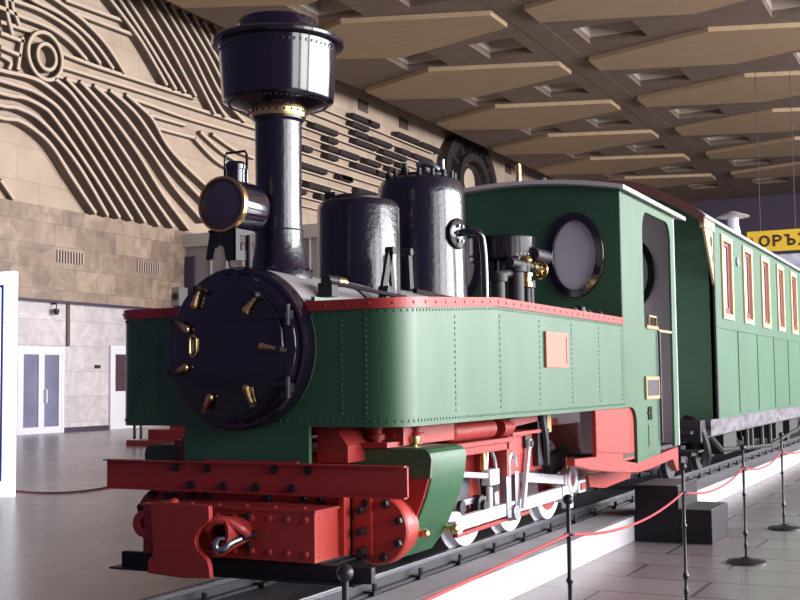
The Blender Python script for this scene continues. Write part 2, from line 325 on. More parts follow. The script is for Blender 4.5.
rails = [[(20.33, 12.11), (22.91, 12.19)], [(20.74, 11.84), (23.38, 11.88)], [(17.87, 10.78), (19.16, 10.83)], [(17.87, 10.48), (18.75, 10.46)], [(20.06, 10.52), (21.83, 10.48), (26.47, 10.57)], [(20.11, 10.12), (23.68, 10.19), (25.6, 10.22), (30.12, 10.26), (33.23, 10.27)], [(20.03, 9.81), (23.68, 9.86), (25.87, 9.81), (30.12, 9.89), (33.22, 9.92)], [(24.17, 9.53), (25.98, 9.56)], [(24.57, 9.19), (26.53, 9.23)], [(17.94, 6.51), (18.41, 6.07)], [(26.47, 9.22), (27.66, 8.68), (29.16, 8.39)], [(26.8, 9.48), (28.07, 9.02), (29.54, 8.77)], [(27.49, 9.54), (28.85, 9.23), (30.05, 9.15)], [(18.67, 10.58), (18.5, 9.62)], [(17.88, 10.1), (18.6, 10.04)], [(17.88, 9.88), (18.24, 9.78), (18.17, 9.55)]]
rods = [(37.94, 12.1, 1.58), (37.84, 11.83, 1.41), (39.01, 12.1, 1.1), (34.92, 11.1, 1.89), (35.47, 10.75, 0.8), (35.46, 10.4, 0.8), (35.46, 10.06, 0.8), (37.92, 11.43, 1.14), (38.37, 11.07, 1.96), (39.75, 11.4, 1.88), (36.88, 10.38, 1.61), (40.59, 11.11, 1.45), (42.09, 11.41, 0.92), (40.29, 10.72, 0.96), (41.72, 11.07, 0.91), (41.86, 10.73, 0.71), (38.98, 10.39, 1.28), (38.35, 10.05, 1.96), (41.16, 10.44, 1.39), (33.52, 10.09, 0.67), (33.98, 9.41, 1.97), (36.59, 9.42, 1.01), (42.44, 12.11, 2.27), (44.9, 12.13, 2.02), (44.0, 11.5, 1.95), (39.7, 9.9, 1.13), (34.42, 8.77, 1.61), (33.17, 8.41, 0.44), (34.88, 8.39, 0.94), (36.59, 9.4, 0.87), (38.41, 9.1, 1.61)]
def ext(p):
    if p[0][0] < 18.7 and len(p) > 2 and p[0][1] > 7: return [(16.2, p[0][1]), (17.2, p[0][1])] + p
    return p
t = thing('stone_relief', (WX, 22, 6.1), 'flowing wall relief of curved fins with a round ring emblem, upper left', 'wall relief')
for paths in (wave_lower, wave_upper, arcs, rails):
    for pth in paths:
        pth = [(min(y, 32.3), z) for y, z in pth]
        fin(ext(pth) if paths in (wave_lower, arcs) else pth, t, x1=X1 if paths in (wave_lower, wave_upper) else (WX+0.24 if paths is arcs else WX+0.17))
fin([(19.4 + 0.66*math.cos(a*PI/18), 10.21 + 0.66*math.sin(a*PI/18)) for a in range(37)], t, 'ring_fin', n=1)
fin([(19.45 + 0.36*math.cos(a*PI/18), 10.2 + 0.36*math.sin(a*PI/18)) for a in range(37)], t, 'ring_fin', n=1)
t = thing('line_relief', (WX, 40, 8), 'rows of thin straight wall fins with clusters of dark rods, behind the domes', 'wall relief')
for k in range(13):
    z = 12.10 - 0.343*k
    y1 = 45.4
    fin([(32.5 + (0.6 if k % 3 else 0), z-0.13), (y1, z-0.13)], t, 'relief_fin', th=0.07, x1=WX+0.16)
for y, z, l in rods:
    z = 12.10 - 0.343*round((12.10-z)/0.343)
    s = MB(); n = max(2, round(l/0.21))
    for k in range(n):
        yy = y - l/2 + (k+0.5)*l/n
        s.cyl((WX, yy, z+0.03), (WX+0.36, yy, z+0.03), 0.155, 0.12, 10)
    s.build('rod_cluster', M['rod_relief'], t)
t = thing('wheel_relief', (WX, 49.3, 9), 'big dark wheel relief high on the wall above the cab roof', 'wall relief')
wy, wz = 49.4, 11.1
for r, th, x1 in ((2.75, 0.5, 0.55), (2.3, 0.2, 0.4), (1.55, 0.4, 0.7), (1.0, 0.12, 0.5)):
    MB().ribbon([(wy + r*math.cos(a*PI/24)*1.12, wz + r*0.82*math.sin(a*PI/24)) for a in range(49)], WX, WX+x1, th).build('wheel_ring', M['rod_relief'], t, smooth=40)
for a in range(0, 360, 30):
    c, s_ = math.cos(math.radians(a)), math.sin(math.radians(a))
    MB().ribbon([(wy+1.7*c, wz+1.3*s_), (wy+2.9*c, wz+2.2*s_)], WX, WX+0.5, 0.22).build('wheel_spoke', M['rod_relief'], t, smooth=0)
MB().lathe([(0.95, 0), (0.95, 0.25), (0.8, 0.3), (0, 0.3)], (WX, wy, wz), 'X', 32).build('wheel_hub', M['finedge'], t)
for k, y in enumerate((34.4, 38.2, 42.1, 55.3)):
    o = MB().box(WX-0.02, WX+0.05, y, y+0.85, 12.62, 13.10).build('wall_plaque', M['fin'], smooth=0)
    tag(o, ['small square brown plaque high on the wall, first right of the funnel cap', 'small square brown plaque high on the wall, second right of the funnel cap', 'small square brown plaque high on the wall, just left of the wheel relief', 'small square brown plaque high on the wall, right of the wheel relief'][k], 'plaque', 'high wall plaques')
# ------------------------------------------------------------------ ceiling
SZ, LZ = 12.66, 12.5
PITCH = 6.62
slab = MB()
cols = [(-18.15, -10.15, -14.7, [(-15.55, -13.9), (-12.25, -10.6)]), (-9.03, 0.13, -4.45, [(-8.5, -6.5), (-2.4, -0.4)]), (1.25, 10.41, 5.83, [(1.8, 3.8), (7.9, 9.9)])]
edges = [-18.5, -9.59, 0.69, 16.2]
ceil = None
holes_all = []
for ci, (xl, xr, xm, hs) in enumerate(cols):
    xa, xb = edges[ci], edges[ci+1]
    for k in range(-4, 7):
        yc = 29.4 + PITCH*k + PITCH/2 + 0.1     # middle of the gap between two lozenges
        ya, yb = yc-PITCH/2, yc+PITCH/2
        h0, h1 = yc-1.02, yc+1.02
        slab.box(xa, xb, ya, h0, SZ, SZ+0.25); slab.box(xa, xb, h1, yb, SZ, SZ+0.25)
        xs = [xa] + [v for h in hs for v in h] + [xb]
        for i in range(0, len(xs), 2): slab.box(xs[i], xs[i+1], h0, h1, SZ, SZ+0.25)
        for a, c in hs: holes_all.append((a, c, h0, h1))
ceil = struct(slab.build('ceiling', M['slab'], smooth=0))
rc = MB()
for a, c, h0, h1 in holes_all:
    t_ = SZ+0.95
    rc.box(a-0.1, a, h0-0.1, h1+0.1, SZ+0.25, t_); rc.box(c, c+0.1, h0-0.1, h1+0.1, SZ+0.25, t_)
    rc.box(a, c, h0-0.1, h0, SZ+0.25, t_); rc.box(a, c, h1, h1+0.1, SZ+0.25, t_); rc.box(a-0.1, c+0.1, h0-0.1, h1+0.1, t_, t_+0.1)
rc.build('coffer_recess', M['recess'], ceil, smooth=0)
MB().box(-20.7, 16.2, 2, 72, 14.5, 14.8).build('roof_deck', M['slab'], ceil, smooth=0)
for ci, (xl, xr, xm, hs) in enumerate(cols):
    for k in range(-4, 6):
        yc = 29.4 + PITCH*k
        MB().prism([(xl, yc-0.72), (xm, yc-2.25), (xr, yc-0.72), (xr, yc+0.72), (xm, yc+2.25), (xl, yc+0.72)], 'Z', LZ, SZ+0.02).build('ceiling_panel', M['panel'], ceil, smooth=0)
for xe in (-9.59, 0.69):
    MB().box(xe-0.42, xe+0.42, 2, 72, SZ-0.012, SZ+0.02).build('ceiling_rib', M['slab'], ceil, smooth=0)
# ------------------------------------------------------------------ things along the far side
t = thing('grey_partition', (-17.5, 26, FLOOR), 'tall grey panelled partition against the stone wall behind the smokebox', 'partition')
MB().box(WX-0.02, -12.6, 26.1, 26.6, FLOOR, 5.5).build('partition_panel', M['greypanel'], t, smooth=0)
MB().box(WX, -12.6, 25.9, 26.7, 5.5, 5.92).build('partition_fascia', M['greylight'], t, smooth=0)
for k in range(11): MB().box(-19.0+k*0.62, -18.95+k*0.62, 26.04, 26.1, FLOOR, 5.5).build('cover_strip', M['greylight'], t, smooth=0)
MB().box(-19.95, -19.62, 26.0, 26.1, 3.4, 5.2).build('dark_slot', M['skirt'], t, smooth=0)
t = thing('air_conditioner', (-19.4, 25.5, 3.2), 'square grey air conditioner unit beside the grey partition', 'air conditioner')
MB().box(WX+0.10, WX+0.40, 25.35, 25.80, 3.55, 4.15).build('casing', M['greypanel'], t, smooth=0)
MB().lathe([(0.13, 0), (0.13, 0.02), (0.10, 0.02), (0.04, 0.0)], (WX+0.25, 25.35, 3.85), (0, -1, 0), 24).build('fan_grille', M['skirt'], t)
MB().box(WX+0.17, WX+0.4, 25.5, 25.55, 3.45, 3.55).build('bracket', M['post'], t, smooth=0)
t = thing('red_platform', (-13.4, 16, FLOOR), 'low red stepped platform behind the left end of the buffer beam', 'platform')
for i, (x0, x1, z0, z1) in enumerate(((-13.3, -10.6, FLOOR, FLOOR+0.12), (-12.95, -10.6, FLOOR+0.12, FLOOR+0.34), (-12.6, -10.6, FLOOR+0.34, FLOOR+0.50))):
    MB().box(x0, x1, 15.1+i*0.3, 18.0, z0, z1).build('platform_step', M['red'], t, smooth=0)
for x in (-13.2, -13.02): MB().cyl((x, 15.25, FLOOR+0.14), (x, 15.25, FLOOR+0.62), 0.03, seg=8).build('leg', M['post'], t)
MB().box(-13.25, -12.7, 15.2, 15.39, FLOOR+0.56, FLOOR+0.66).build('white_ledge', M['white'], t, smooth=0)
t = thing('display_board', (-7.3, 5.5, FLOOR), 'bright white glowing display board with a blue border line at the left edge', 'display board')
MB().box(-8.6, -6.99, 5.46, 5.54, FLOOR, 2.38).build('board_panel', M['glowboard'], t, smooth=0, bevel=0.01)
MB().plate([(-8.45, -0.1), (-7.14, -0.1), (-7.14, 2.22), (-8.45, 2.22)], [[(-8.42, -0.07), (-7.17, -0.07), (-7.17, 2.19), (-8.42, 2.19)]], 'Y', 5.45, 5.462).build('border_line', M['boardblue'], t, smooth=0)
t = thing('hanging_sign', (-3, 40, 5.6), 'yellow sign with dark Cyrillic letters above the coach roof', 'sign')
MB().box(-4.49, 0.2, 40, 40.12, 5.72, 6.50).build('sign_board', M['yellow'], t, smooth=0)
zb_, zt_, th_ = 5.90, 6.33, 0.085           # letter foot, letter head, stroke
ey = 39.985
def half_ring(cx, cz, a, c, a0, a1): return arc(cx, cz, a, a0, a1, 14, c) + list(reversed(arc(cx, cz, a-th_, a0, a1, 14, c-th_)))
zm = (zb_+zt_)/2; h_ = zt_-zb_
def letter(mb): mb.build('letter', M['letter'], t, smooth=0)
letter(MB().plate(ov_(-3.86, zm, 0.20, h_/2), [ov_(-3.86, zm, 0.20-th_, h_/2-th_)], 'Y', ey, 40.0))
letter(MB().box(-3.56, -3.56+th_, ey, 40.0, zb_, zt_).prism(half_ring(-3.42, zt_-0.135, 0.19, 0.135, -90, 90), 'Y', ey, 40.0).box(-3.49, -3.40, ey, 40.0, zt_-th_, zt_).box(-3.49, -3.40, ey, 40.0, zt_-0.27, zt_-0.27+th_))
letter(MB().box(-3.14, -3.0, ey, 40.0, zt_-th_, zt_).box(-3.04, -3.04+th_, ey, 40.0, zb_, zt_).prism(half_ring(-2.92, zb_+0.135, 0.18, 0.135, -90, 90), 'Y', ey, 40.0).box(-2.97, -2.90, ey, 40.0, zb_, zb_+th_).box(-2.97, -2.90, ey, 40.0, zb_+0.27-th_, zb_+0.27))
letter(MB().box(-2.42, -2.34, ey, 40.0, zb_, zt_).bar((-2.63, ey+0.007, zb_), (-2.13, ey+0.007, zt_), 0.085, 0.014, (0, 1, 0)).bar((-2.63, ey+0.007, zt_), (-2.13, ey+0.007, zb_), 0.085, 0.014, (0, 1, 0)))
letter(MB().box(-1.98, -1.90, ey, 40.0, zb_, zt_).box(-1.66, -1.58, ey, 40.0, zb_, zt_).bar((-1.93, ey+0.007, zb_+0.03), (-1.63, ey+0.007, zt_-0.03), 0.085, 0.014, (0, 1, 0)))
letter(MB().box(-1.45, -1.37, ey, 40.0, zb_, zt_).box(-1.40, -1.12, ey, 40.0, zb_, zb_+th_).box(-1.40, -1.14, ey, 40.0, zm-0.04, zm+0.045).box(-1.40, -1.12, ey, 40.0, zt_-th_, zt_))
MB().prism([(-4.40, 5.92), (-4.20, 5.92), (-4.22, 6.08), (-4.29, 6.30), (-4.38, 6.08)], 'Y', 39.97, 40.0).build('red_emblem', M['emblem'], t, smooth=0)
for x in (-4.0, -2.75): MB().cyl((x, 40.06, 6.5), (x, 40.06, 12.55), 0.014, seg=8).build('hanging_rod', M['skirt'], t)
o = MB().box(-4.3, 0.2, 40.3, 40.4, 4.2, 5.62).build('poster_panel', M['poster'], smooth=0); tag(o, 'pale blue poster panel just below the yellow sign', 'poster')
# ================================================================== TRACK
def XZc(x, z): return (x, z)
pl = thing('track_plinth', (0, 5, FLOOR), 'low plinth with white marble edge carrying the track', 'plinth')
MB().box(0.64, 0.70, -7, 45, FLOOR, -0.085).build('marble_edge', M['plinth'], pl, smooth=0)
MB().box(-0.66, -0.60, -7, 45, FLOOR, -0.085).build('marble_edge', M['plinth'], pl, smooth=0)
MB().box(0.40, 0.64, -7, 45, FLOOR, -0.09).build('bed', M['bed'], pl, smooth=0)
MB().box(-0.60, 0.40, -7, 45, FLOOR, -0.092).build('track_bed', M['beddark'], pl, smooth=0)
for sgn, lab in ((1, 'near steel rail with bolted clips, on the white edge side of the plinth'), (-1, 'far steel rail on the plinth, on the dark hall side')):
    t = thing('rail', (0.33*sgn, 0, -0.09), lab, 'rail', 'rails')
    c = 0.335*sgn
    MB().box(c-0.045, c+0.045, -7, 45, -0.09, -0.075).box(c-0.008, c+0.008, -7, 45, -0.08, -0.02).build('rail_web', M['rail'], t, smooth=0)
    MB().box(c-0.022, c+0.022, -7, 45, -0.028, 0.0).build('rail_head', M['railhead'], t, smooth=0, bevel=0.004)
    for k in range(36):
        y = -1.62 + 0.55*k
        s = MB()
        for q in (-1, 1):
            s.box(c+q*0.045-0.03, c+q*0.045+0.03, y-0.035, y+0.035, -0.088, -0.066)
            s.cyl((c+q*0.06, y, -0.07), (c+q*0.06, y, -0.03), 0.014, seg=6)
        s.build('rail_clip', M['post'], t, smooth=0)
# ================================================================== LOCOMOTIVE
L = thing('steam_locomotive', (0, 2.2, 0), 'green narrow-gauge steam locomotive with black funnel and red buffer beam', 'locomotive')
W_, BZ, BR = 0.85, 1.178, 0.398
YT, RC, YK, YE, ZB = 0.0, 0.18, 1.189, 3.711, 0.796
def my(y): return -4.8083 + (y+4.8083)*1.0534
def mz(z): return 1.00065 + (z-1.00065)*1.0534
def ztop(y): return 1.4656 if y > YK else 1.4656 - (YK-y)*0.0568
# outline of the tank in plan
def tank_outline(off=0.0, yend=YE):
    w_, r = W_+off, RC+off
    pts = [(-w_, yend-(yend-YK)*i/10) for i in range(11)] + [(-w_, YK-(YK-YT-RC)*i/6) for i in range(1, 6)]
    pts += arc(-W_+RC, YT+RC, r, 180, 270, 16)
    pts += [(-W_+RC + (2*W_-2*RC)*i/12, YT-off) for i in range(1, 12)]
    pts += arc(W_-RC, YT+RC, r, 270, 360, 16)
    pts += [(w_, YT+RC+(YK-YT-RC)*i/6) for i in range(1, 6)] + [(w_, YK+(yend-YK)*i/10) for i in range(11)]
    return pts
def wall_strip(mb, outl, zb, zt):
    """upright sheet following a plan outline; zb, zt functions of y"""
    a = [mb.bm.verts.new((x, y, zb(y))) for x, y in outl]; c = [mb.bm.verts.new((x, y, zt(y))) for x, y in outl]
    for i in range(len(outl)-1): mb.bm.faces.new((a[i], a[i+1], c[i+1], c[i]))
def shell(mb, off0, off1, zb, zt, yend=YE):
    o, i_ = tank_outline(off1, yend), tank_outline(off0, yend)
    for A in (o, i_): pass
    n = len(o)
    vo0 = [mb.bm.verts.new((x, y, zb(y))) for x, y in o]; vo1 = [mb.bm.verts.new((x, y, zt(y))) for x, y in o]
    vi0 = [mb.bm.verts.new((x, y, zb(yy[1]))) for (x, y), yy in zip(i_, o)]; vi1 = [mb.bm.verts.new((x, y, zt(yy[1]))) for (x, y), yy in zip(i_, o)]
    for k in range(n-1):
        mb.bm.faces.new((vo0[k], vo0[k+1], vo1[k+1], vo1[k])); mb.bm.faces.new((vi0[k], vi1[k], vi1[k+1], vi0[k+1]))
        mb.bm.faces.new((vo1[k], vo1[k+1], vi1[k+1], vi1[k])); mb.bm.faces.new((vo0[k], vi0[k], vi0[k+1], vo0[k+1]))
    mb.bm.faces.new((vo0[0], vo1[0], vi1[0], vi0[0])); mb.bm.faces.new((vo0[-1], vi0[-1], vi1[-1], vo1[-1]))
tk = MB()
shell(tk, -0.02, 0.0, lambda y: ZB, lambda y: ztop(y)-0.004)
# rivets: rows along the top and bottom edges, columns on the plate joints
def along(step, off=0.0):
    pts = tank_outline(off); out = []; acc = 0
    for (x0, y0), (x1, y1) in zip(pts, pts[1:]):
        d = math.hypot(x1-x0, y1-y0); t_ = -acc
        while t_ + step <= d:
            t_ += step; f = t_/d; nx, ny = (y1-y0)/d, -(x1-x0)/d
            out.append((x0+(x1-x0)*f, y0+(y1-y0)*f, nx, ny))
        acc = d - t_
    return out
for x, y, nx, ny in along(0.036):
    if x < 0.2 and y > 1.2: continue
    tk.rivet((x, y, ZB+0.027), (nx, ny, 0), 0.0085); tk.rivet((x, y, ztop(y)-0.062), (nx, ny, 0), 0.0085)
for y in (0.62, 1.235, 1.88, 2.50, 3.10, 3.67):
    for k in range(1, 18):
        z = 0.83 + (ztop(y)-0.07-0.83)*k/18
        for s_ in (1, -1): tk.rivet((s_*W_, y, z), (s_, 0, 0), 0.009)
for x in (0.535, 0.665):
    for k in range(1, 18):
        z = 0.83 + (ztop(YT)-0.07-0.83)*k/18
        for s_ in (1, -1): tk.rivet((s_*x, YT, z), (0, -1, 0), 0.0095)
tank = tk.build('side_tank', M['green'], L)
MB_ = MB(); shell(MB_, -0.03, 0.012, lambda y: ztop(y)-0.049, lambda y: ztop(y))
for x, y, nx, ny in along(0.118, 0.012): MB_.rivet((x, y, ztop(y)-0.024), (nx, ny, 0), 0.010)
MB_.build('tank_edging', M['redlight'], tank)
# tank top decks and bottom
for s_ in (1, -1):
    dk = MB()
    v = [dk.bm.verts.new(p) for p in ((s_*0.28, YT+0.02, ztop(YT)-0.03), (s_*0.67, YT+0.02, ztop(YT)-0.03), (s_*0.79, YT+0.08, ztop(YT+.1)-0.03), (s_*0.83, YT+RC, ztop(YT+RC)-0.03), (s_*0.83, YK, 1.436), (s_*0.83, YE, 1.436), (s_*0.28, YE, 1.436), (s_*0.28, YK, 1.436))]
    dk.bm.faces.new(v)
    r = bmesh.ops.extrude_face_region(dk.bm, geom=list(dk.bm.faces)); bmesh.ops.translate(dk.bm, verts=[e for e in r['geom'] if isinstance(e, bmesh.types.BMVert)], vec=(0, 0, -0.02))
    dk.build('tank_deck', M['boiler'], tank, smooth=0)
    MB().box(min(s_*0.36, s_*0.84), max(s_*0.36, s_*0.84), 0.20, YE, ZB, ZB+0.02).build('tank_floor', M['green'], tank, smooth=0)
    MB().box(min(s_*0.36, s_*0.38), max(s_*0.36, s_*0.38), 0.02, YE, ZB, 1.42).build('tank_inner_wall', M['green'], tank, smooth=0)
MB().plate([(-0.38, 0.62), (0.352, 0.62), (0.352, 0.83), (-0.38, 0.83)], [], 'Y', YT+0.005, YT+0.03).build('saddle_plate', M['green'], L, smooth=0)
# number plate on the tank side
npl = MB().box(W_, W_+0.012, my(1.64), my(2.0), mz(1.095), mz(1.275)).build('number_plate', M['plate'], L, smooth=0)
MB().plate([(my(a), mz(b)) for a, b in [(1.62, 1.08), (2.02, 1.08), (2.02, 1.29), (1.62, 1.29)]], [[(my(a), mz(b)) for a, b in [(1.65, 1.105), (1.99, 1.105), (1.99, 1.265), (1.65, 1.265)]]], 'X', W_, W_+0.016).build('plate_frame', M['plate'], npl, smooth=0)
# ---- boiler and smokebox
MB().lathe([(BR-0.02, 0.0), (BR, 0.0), (BR, 3.77), (BR-0.02, 3.77)], (0, -0.03, BZ), 'Y', 72).build('boiler', M['boiler'], L)
sm = MB().lathe([(0.30, -0.09), (0.385, -0.10), (0.396, -0.092), (0.402, -0.07), (0.402, -0.01), (0.36, -0.01)], (0, 0, BZ), 'Y', 96).build('smokebox', M['black'], L)
MB().tube([(BR*1.008*math.cos(a), 0.72, BZ+BR*1.008*math.sin(a)) for a in [PI*i/30 for i in range(31)]], 0.008, 6).build('boiler_band', M['black'], sm)
dr = MB().lathe([(0, -0.160), (0.12, -0.158), (0.25, -0.150), (0.33, -0.138), (0.352, -0.130), (0.355, -0.112), (0.368, -0.106), (0.372, -0.085), (0.0, -0.085)], (0, 0, BZ), 'Y', 96)
# hinge straps and a long lifting iron drawn on the door
dr.box(0.02, 0.33, -0.166, -0.14, BZ+0.135, BZ+0.160); dr.box(0.02, 0.33, -0.166, -0.14, BZ-0.185, BZ-0.160)
dr.tube([(0.10, -0.155, BZ+0.285), (0.20, -0.158, BZ+0.235), (0.27, -0.157, BZ+0.16), (0.30, -0.155, BZ+0.08), (0.305, -0.15, BZ-0.02)], 0.008, 6)
door = dr.build('smokebox_door', M['black'], L)
for (x, z), (dx, dz) in (((-0.167, 1.472), (-0.02, -0.07)), ((0.171, 1.425), (-0.05, -0.06)), ((-0.306, 1.31), (0.06, -0.03)), ((0.305, 1.162), (-0.09, 0.015)), ((-0.324, 1.065), (0.07, 0.02)), ((-0.143, 0.872), (0.04, 0.06)), ((0.135, 0.903), (-0.02, 0.07))):
    d = math.hypot(x, z-BZ)
    lt_ = MB().cyl((x, -0.10, z), (x, -0.17, z), 0.015, seg=10)
    lt_.cyl((x, -0.155, z), (x+dx*0.45, -0.163, z+dz*0.45), 0.011, 0.012, seg=10); lt_.cyl((x+dx*0.45, -0.163, z+dz*0.45), (x+dx*1.15, -0.168, z+dz*1.15), 0.012, 0.021, seg=10); lt_.ball((x+dx*1.15, -0.168, z+dz*1.15), 0.021, 10)
    lt_.build('latch', M['brass'], door)
    MB().cyl((x, -0.16, z), (x, -0.195, z), 0.017, 0.014, seg=10).build('latch_stud', M['blackmatt'], door)
MB().tube([(-0.205 + 0.019*math.cos(a), -0.160, 1.192 + 0.02*math.sin(a) + (0.03 if math.sin(a) > 0 else -0.03)) for a in [2*PI*i/28 for i in range(28)]], 0.0065, 8, closed=True).build('door_handle', M['brass'], door)
for z in (1.327, 0.985):
    MB().cyl((0.325, -0.145, z-0.05), (0.325, -0.145, z+0.05), 0.017, seg=12).box(0.29, 0.34, -0.15, -0.11, z-0.02, z+0.02).build('hinge', M['blackmatt'], door)
# ---- funnel
fy = 0.30
ch = MB().lathe([(0.172, 1.50), (0.172, 1.578), (0.165, 1.588), (0.152, 1.615), (0.138, 1.66), (0.128, 1.73), (0.122, 1.82), (0.119, 1.92), (0.1225, 2.36), (0.1352, 2.375), (0.1352, 2.40), (0.1014, 2.40)], (0, fy, 0), 'Z', 64)
for k in range(14):
    a = 2*PI*k/14; ch.rivet((0.168*math.cos(a), fy+0.168*math.sin(a), 1.583), (0, 0, 1), 0.012)
funnel = ch.build('funnel', M['blackrough'], L)
MB().tube([(0.1243*math.cos(a), fy+0.1243*math.sin(a), 1.795) for a in [2*PI*i/48 for i in range(48)]], 0.004, 6, closed=True).build('funnel_seam', M['blackmatt'], funnel)
bb = MB().lathe([(0.1014, 2.3850), (0.142, 2.3850), (0.147, 2.4010), (0.147, 2.4290), (0.142, 2.4394), (0.1014, 2.4394)], (0, fy, 0), 'Z', 64)
bb.build('brass_band', M['brass'], funnel)
for k in range(24):
    a = 2*PI*k/24; MB().rivet((0.147*math.cos(a), fy+0.147*math.sin(a), 2.412), (math.cos(a), math.sin(a), 0), 0.009).build('band_rivet', M['blackmatt'], funnel)
cp = MB().lathe([(0.1268, 2.4260), (0.169, 2.4340), (0.2746, 2.4640), (0.2898, 2.4740), (0.2924, 2.4890), (0.311, 2.7590), (0.3422, 2.7640), (0.3481, 2.7720), (0.3481, 2.7860), (0.338, 2.7960), (0.3042, 2.8060), (0.2282, 2.8360), (0.2155, 2.8490), (0.2112, 2.8890), (0.2053, 2.8990), (0.1901, 2.8990), (0.1859, 2.8640), (0.1352, 2.5640), (0.1268, 2.4260)], (0, fy, 0), 'Z', 96, close=False)
for k in range(60):
    a = 2*PI*k/60
    cp.rivet((0.309*math.cos(a), fy+0.309*math.sin(a), 2.732), (math.cos(a), math.sin(a), 0), 0.010)
    cp.rivet((0.255*math.cos(a), fy+0.255*math.sin(a), 2.4585), (0, 0, -1), 0.009)
cp.build('funnel_cap', M['black'], funnel)
# ---- headlamp
hx, hz = -0.02, 1.875
hl = MB().lathe([(0.087, -0.16), (0.1305, -0.16), (0.1322, 0.02), (0.1261, 0.05), (0.1044, 0.07), (0, 0.075)], (hx, 0, hz), 'Y', 48)
hl.lathe([(0.048, 1.97), (0.048, 2.06), (0.053, 2.062), (0.053, 2.085), (0.042, 2.10), (0, 2.103)], (hx, -0.06, 0), 'Z', 24)
lamp = hl.build('headlamp', M['black'], L)
MB().lathe([(0.1261, -0.15), (0.1366, -0.15), (0.1401, -0.165), (0.1366, -0.185), (0.1244, -0.188), (0.1209, -0.17)], (hx, 0, hz), 'Y', 48).build('lamp_rim', M['brass'], lamp)
MB().lathe([(0, -0.192), (0.0522, -0.189), (0.0957, -0.182), (0.1244, -0.172), (0.1244, -0.16), (0, -0.16)], (hx, 0, hz), 'Y', 48).build('lens', M['lens'], lamp)
MB().tube([(hx-0.065, -0.06, 1.99), (hx-0.065, -0.06, 2.13), (hx-0.055, -0.06, 2.15), (hx+0.055, -0.06, 2.15), (hx+0.065, -0.06, 2.13), (hx+0.065, -0.06, 1.99)], 0.007, 8).build('carrying_handle', M['black'], lamp)
br_ = MB()
br_.plate([(-0.125, 1.61), (-0.085, 1.61), (-0.07, 1.665), (-0.045, 1.685), (-0.02, 1.665), (-0.005, 1.60), (0.05, 1.60), (0.045, 1.755), (-0.10, 1.755)], [], 'Y', -0.165, -0.15)
br_.plate([(-0.165, 1.60), (-0.03, 1.61), (-0.03, 1.755), (-0.165, 1.755)], [[(-0.13, 1.65), (-0.06, 1.655), (-0.06, 1.725), (-0.13, 1.725)]], 'X', 0.04, 0.052)
br_.box(-0.11, 0.05, -0.165, 0.0, 1.742, 1.755)
br_.cyl((0.055, -0.06, 1.55), (0.055, -0.06, 1.73), 0.016, seg=12)
br_.tube([(0.0, -0.15, 1.60), (0.0, -0.14, 1.575), (0.02, -0.12, 1.56), (0.05, -0.09, 1.565)], 0.005, 6)
br_.build('lamp_bracket', M['blackmatt'], lamp, smooth=30)
# ---- domes
sd = MB().lathe([(0.2715, 1.42), (0.2462, 1.52), (0.2425, 1.56), (0.2425, 2.015), (0.2335, 2.045), (0.2127, 2.062), (0.0905, 2.075), (0, 2.077)], (0, 1.17, 0), 'Z', 64)
sdome = sd.build('sand_dome', M['blackrough'], L)
MB().lathe([(0.153, 2.06), (0.153, 2.085), (0.126, 2.10), (0.027, 2.105), (0.0225, 2.12), (0, 2.12)], (-0.02, 1.17, 0), 'Z', 40).box(-0.20, -0.13, 1.12, 1.2, 2.06, 2.13).build('dome_lid', M['blackmatt'], sdome)
st = MB().lathe([(0.324, 1.42), (0.3015, 1.50), (0.2934, 1.56), (0.2862, 2.20), (0.2808, 2.26), (0.261, 2.305), (0.225, 2.325), (0.18, 2.33), (0, 2.33)], (0, 2.03, 0), 'Z', 72)
st.lathe([(0.085, -0.04), (0.10, 0.0), (0.10, 0.02), (0.085, 0.03), (0, 0.03)], (0.272, 1.97, 1.945), (1, -0.15, 0.0), 24)
sdm = st.build('steam_dome', M['blackrough'], L)
fl = MB().lathe([(0.18, 2.33), (0.18, 2.35), (0.108, 2.36), (0, 2.36)], (0, 2.03, 0), 'Z', 36)
for k in range(16):
    a = 2*PI*k/16; fl.cyl((0.22*math.cos(a), 2.03+0.22*math.sin(a), 2.32), (0.22*math.cos(a), 2.03+0.22*math.sin(a), 2.365), 0.016, seg=8)
fl.build('dome_flange', M['blackmatt'], sdm)
for x, y, h in ((-0.10, 2.0, 0.09), (0.02, 2.05, 0.08), (-0.03, 2.14, 0.10)):
    MB().cyl((x, y, 2.35), (x, y, 2.35+h*0.6), 0.035, 0.028, seg=12).cyl((x, y, 2.35+h*0.6), (x, y, 2.35+h), 0.018, seg=10).build('safety_valve', M['blackmatt'], sdm)
MB().tube([(0.02, 1.93, 2.40), (0.07, 1.94, 2.415), (0.12, 1.95, 2.40), (0.15, 1.98, 2.37)], 0.024, 10).cyl((0.17, 2.0, 2.33), (0.17, 2.0, 2.44), 0.014, seg=8).build('whistle_valve', M['steel'], sdm)
for k in range(6):
    a = 2*PI*k/6; MB().cyl((0.30, 1.965+0.055*math.cos(a), 1.945+0.055*math.sin(a)), (0.315, 1.965+0.055*math.cos(a), 1.945+0.055*math.sin(a)), 0.011, seg=6).build('flange_bolt', M['steel'], sdm)
MB().tube(spline([(0.29, 1.96, 1.945), (0.36, 1.96, 1.95), (0.42, 2.0, 1.94), (0.435, 2.02, 1.87), (0.44, 2.03, 1.70), (0.44, 2.03, 1.42)], 6), 0.024, 12).build('steam_pipe', M['black'], L)
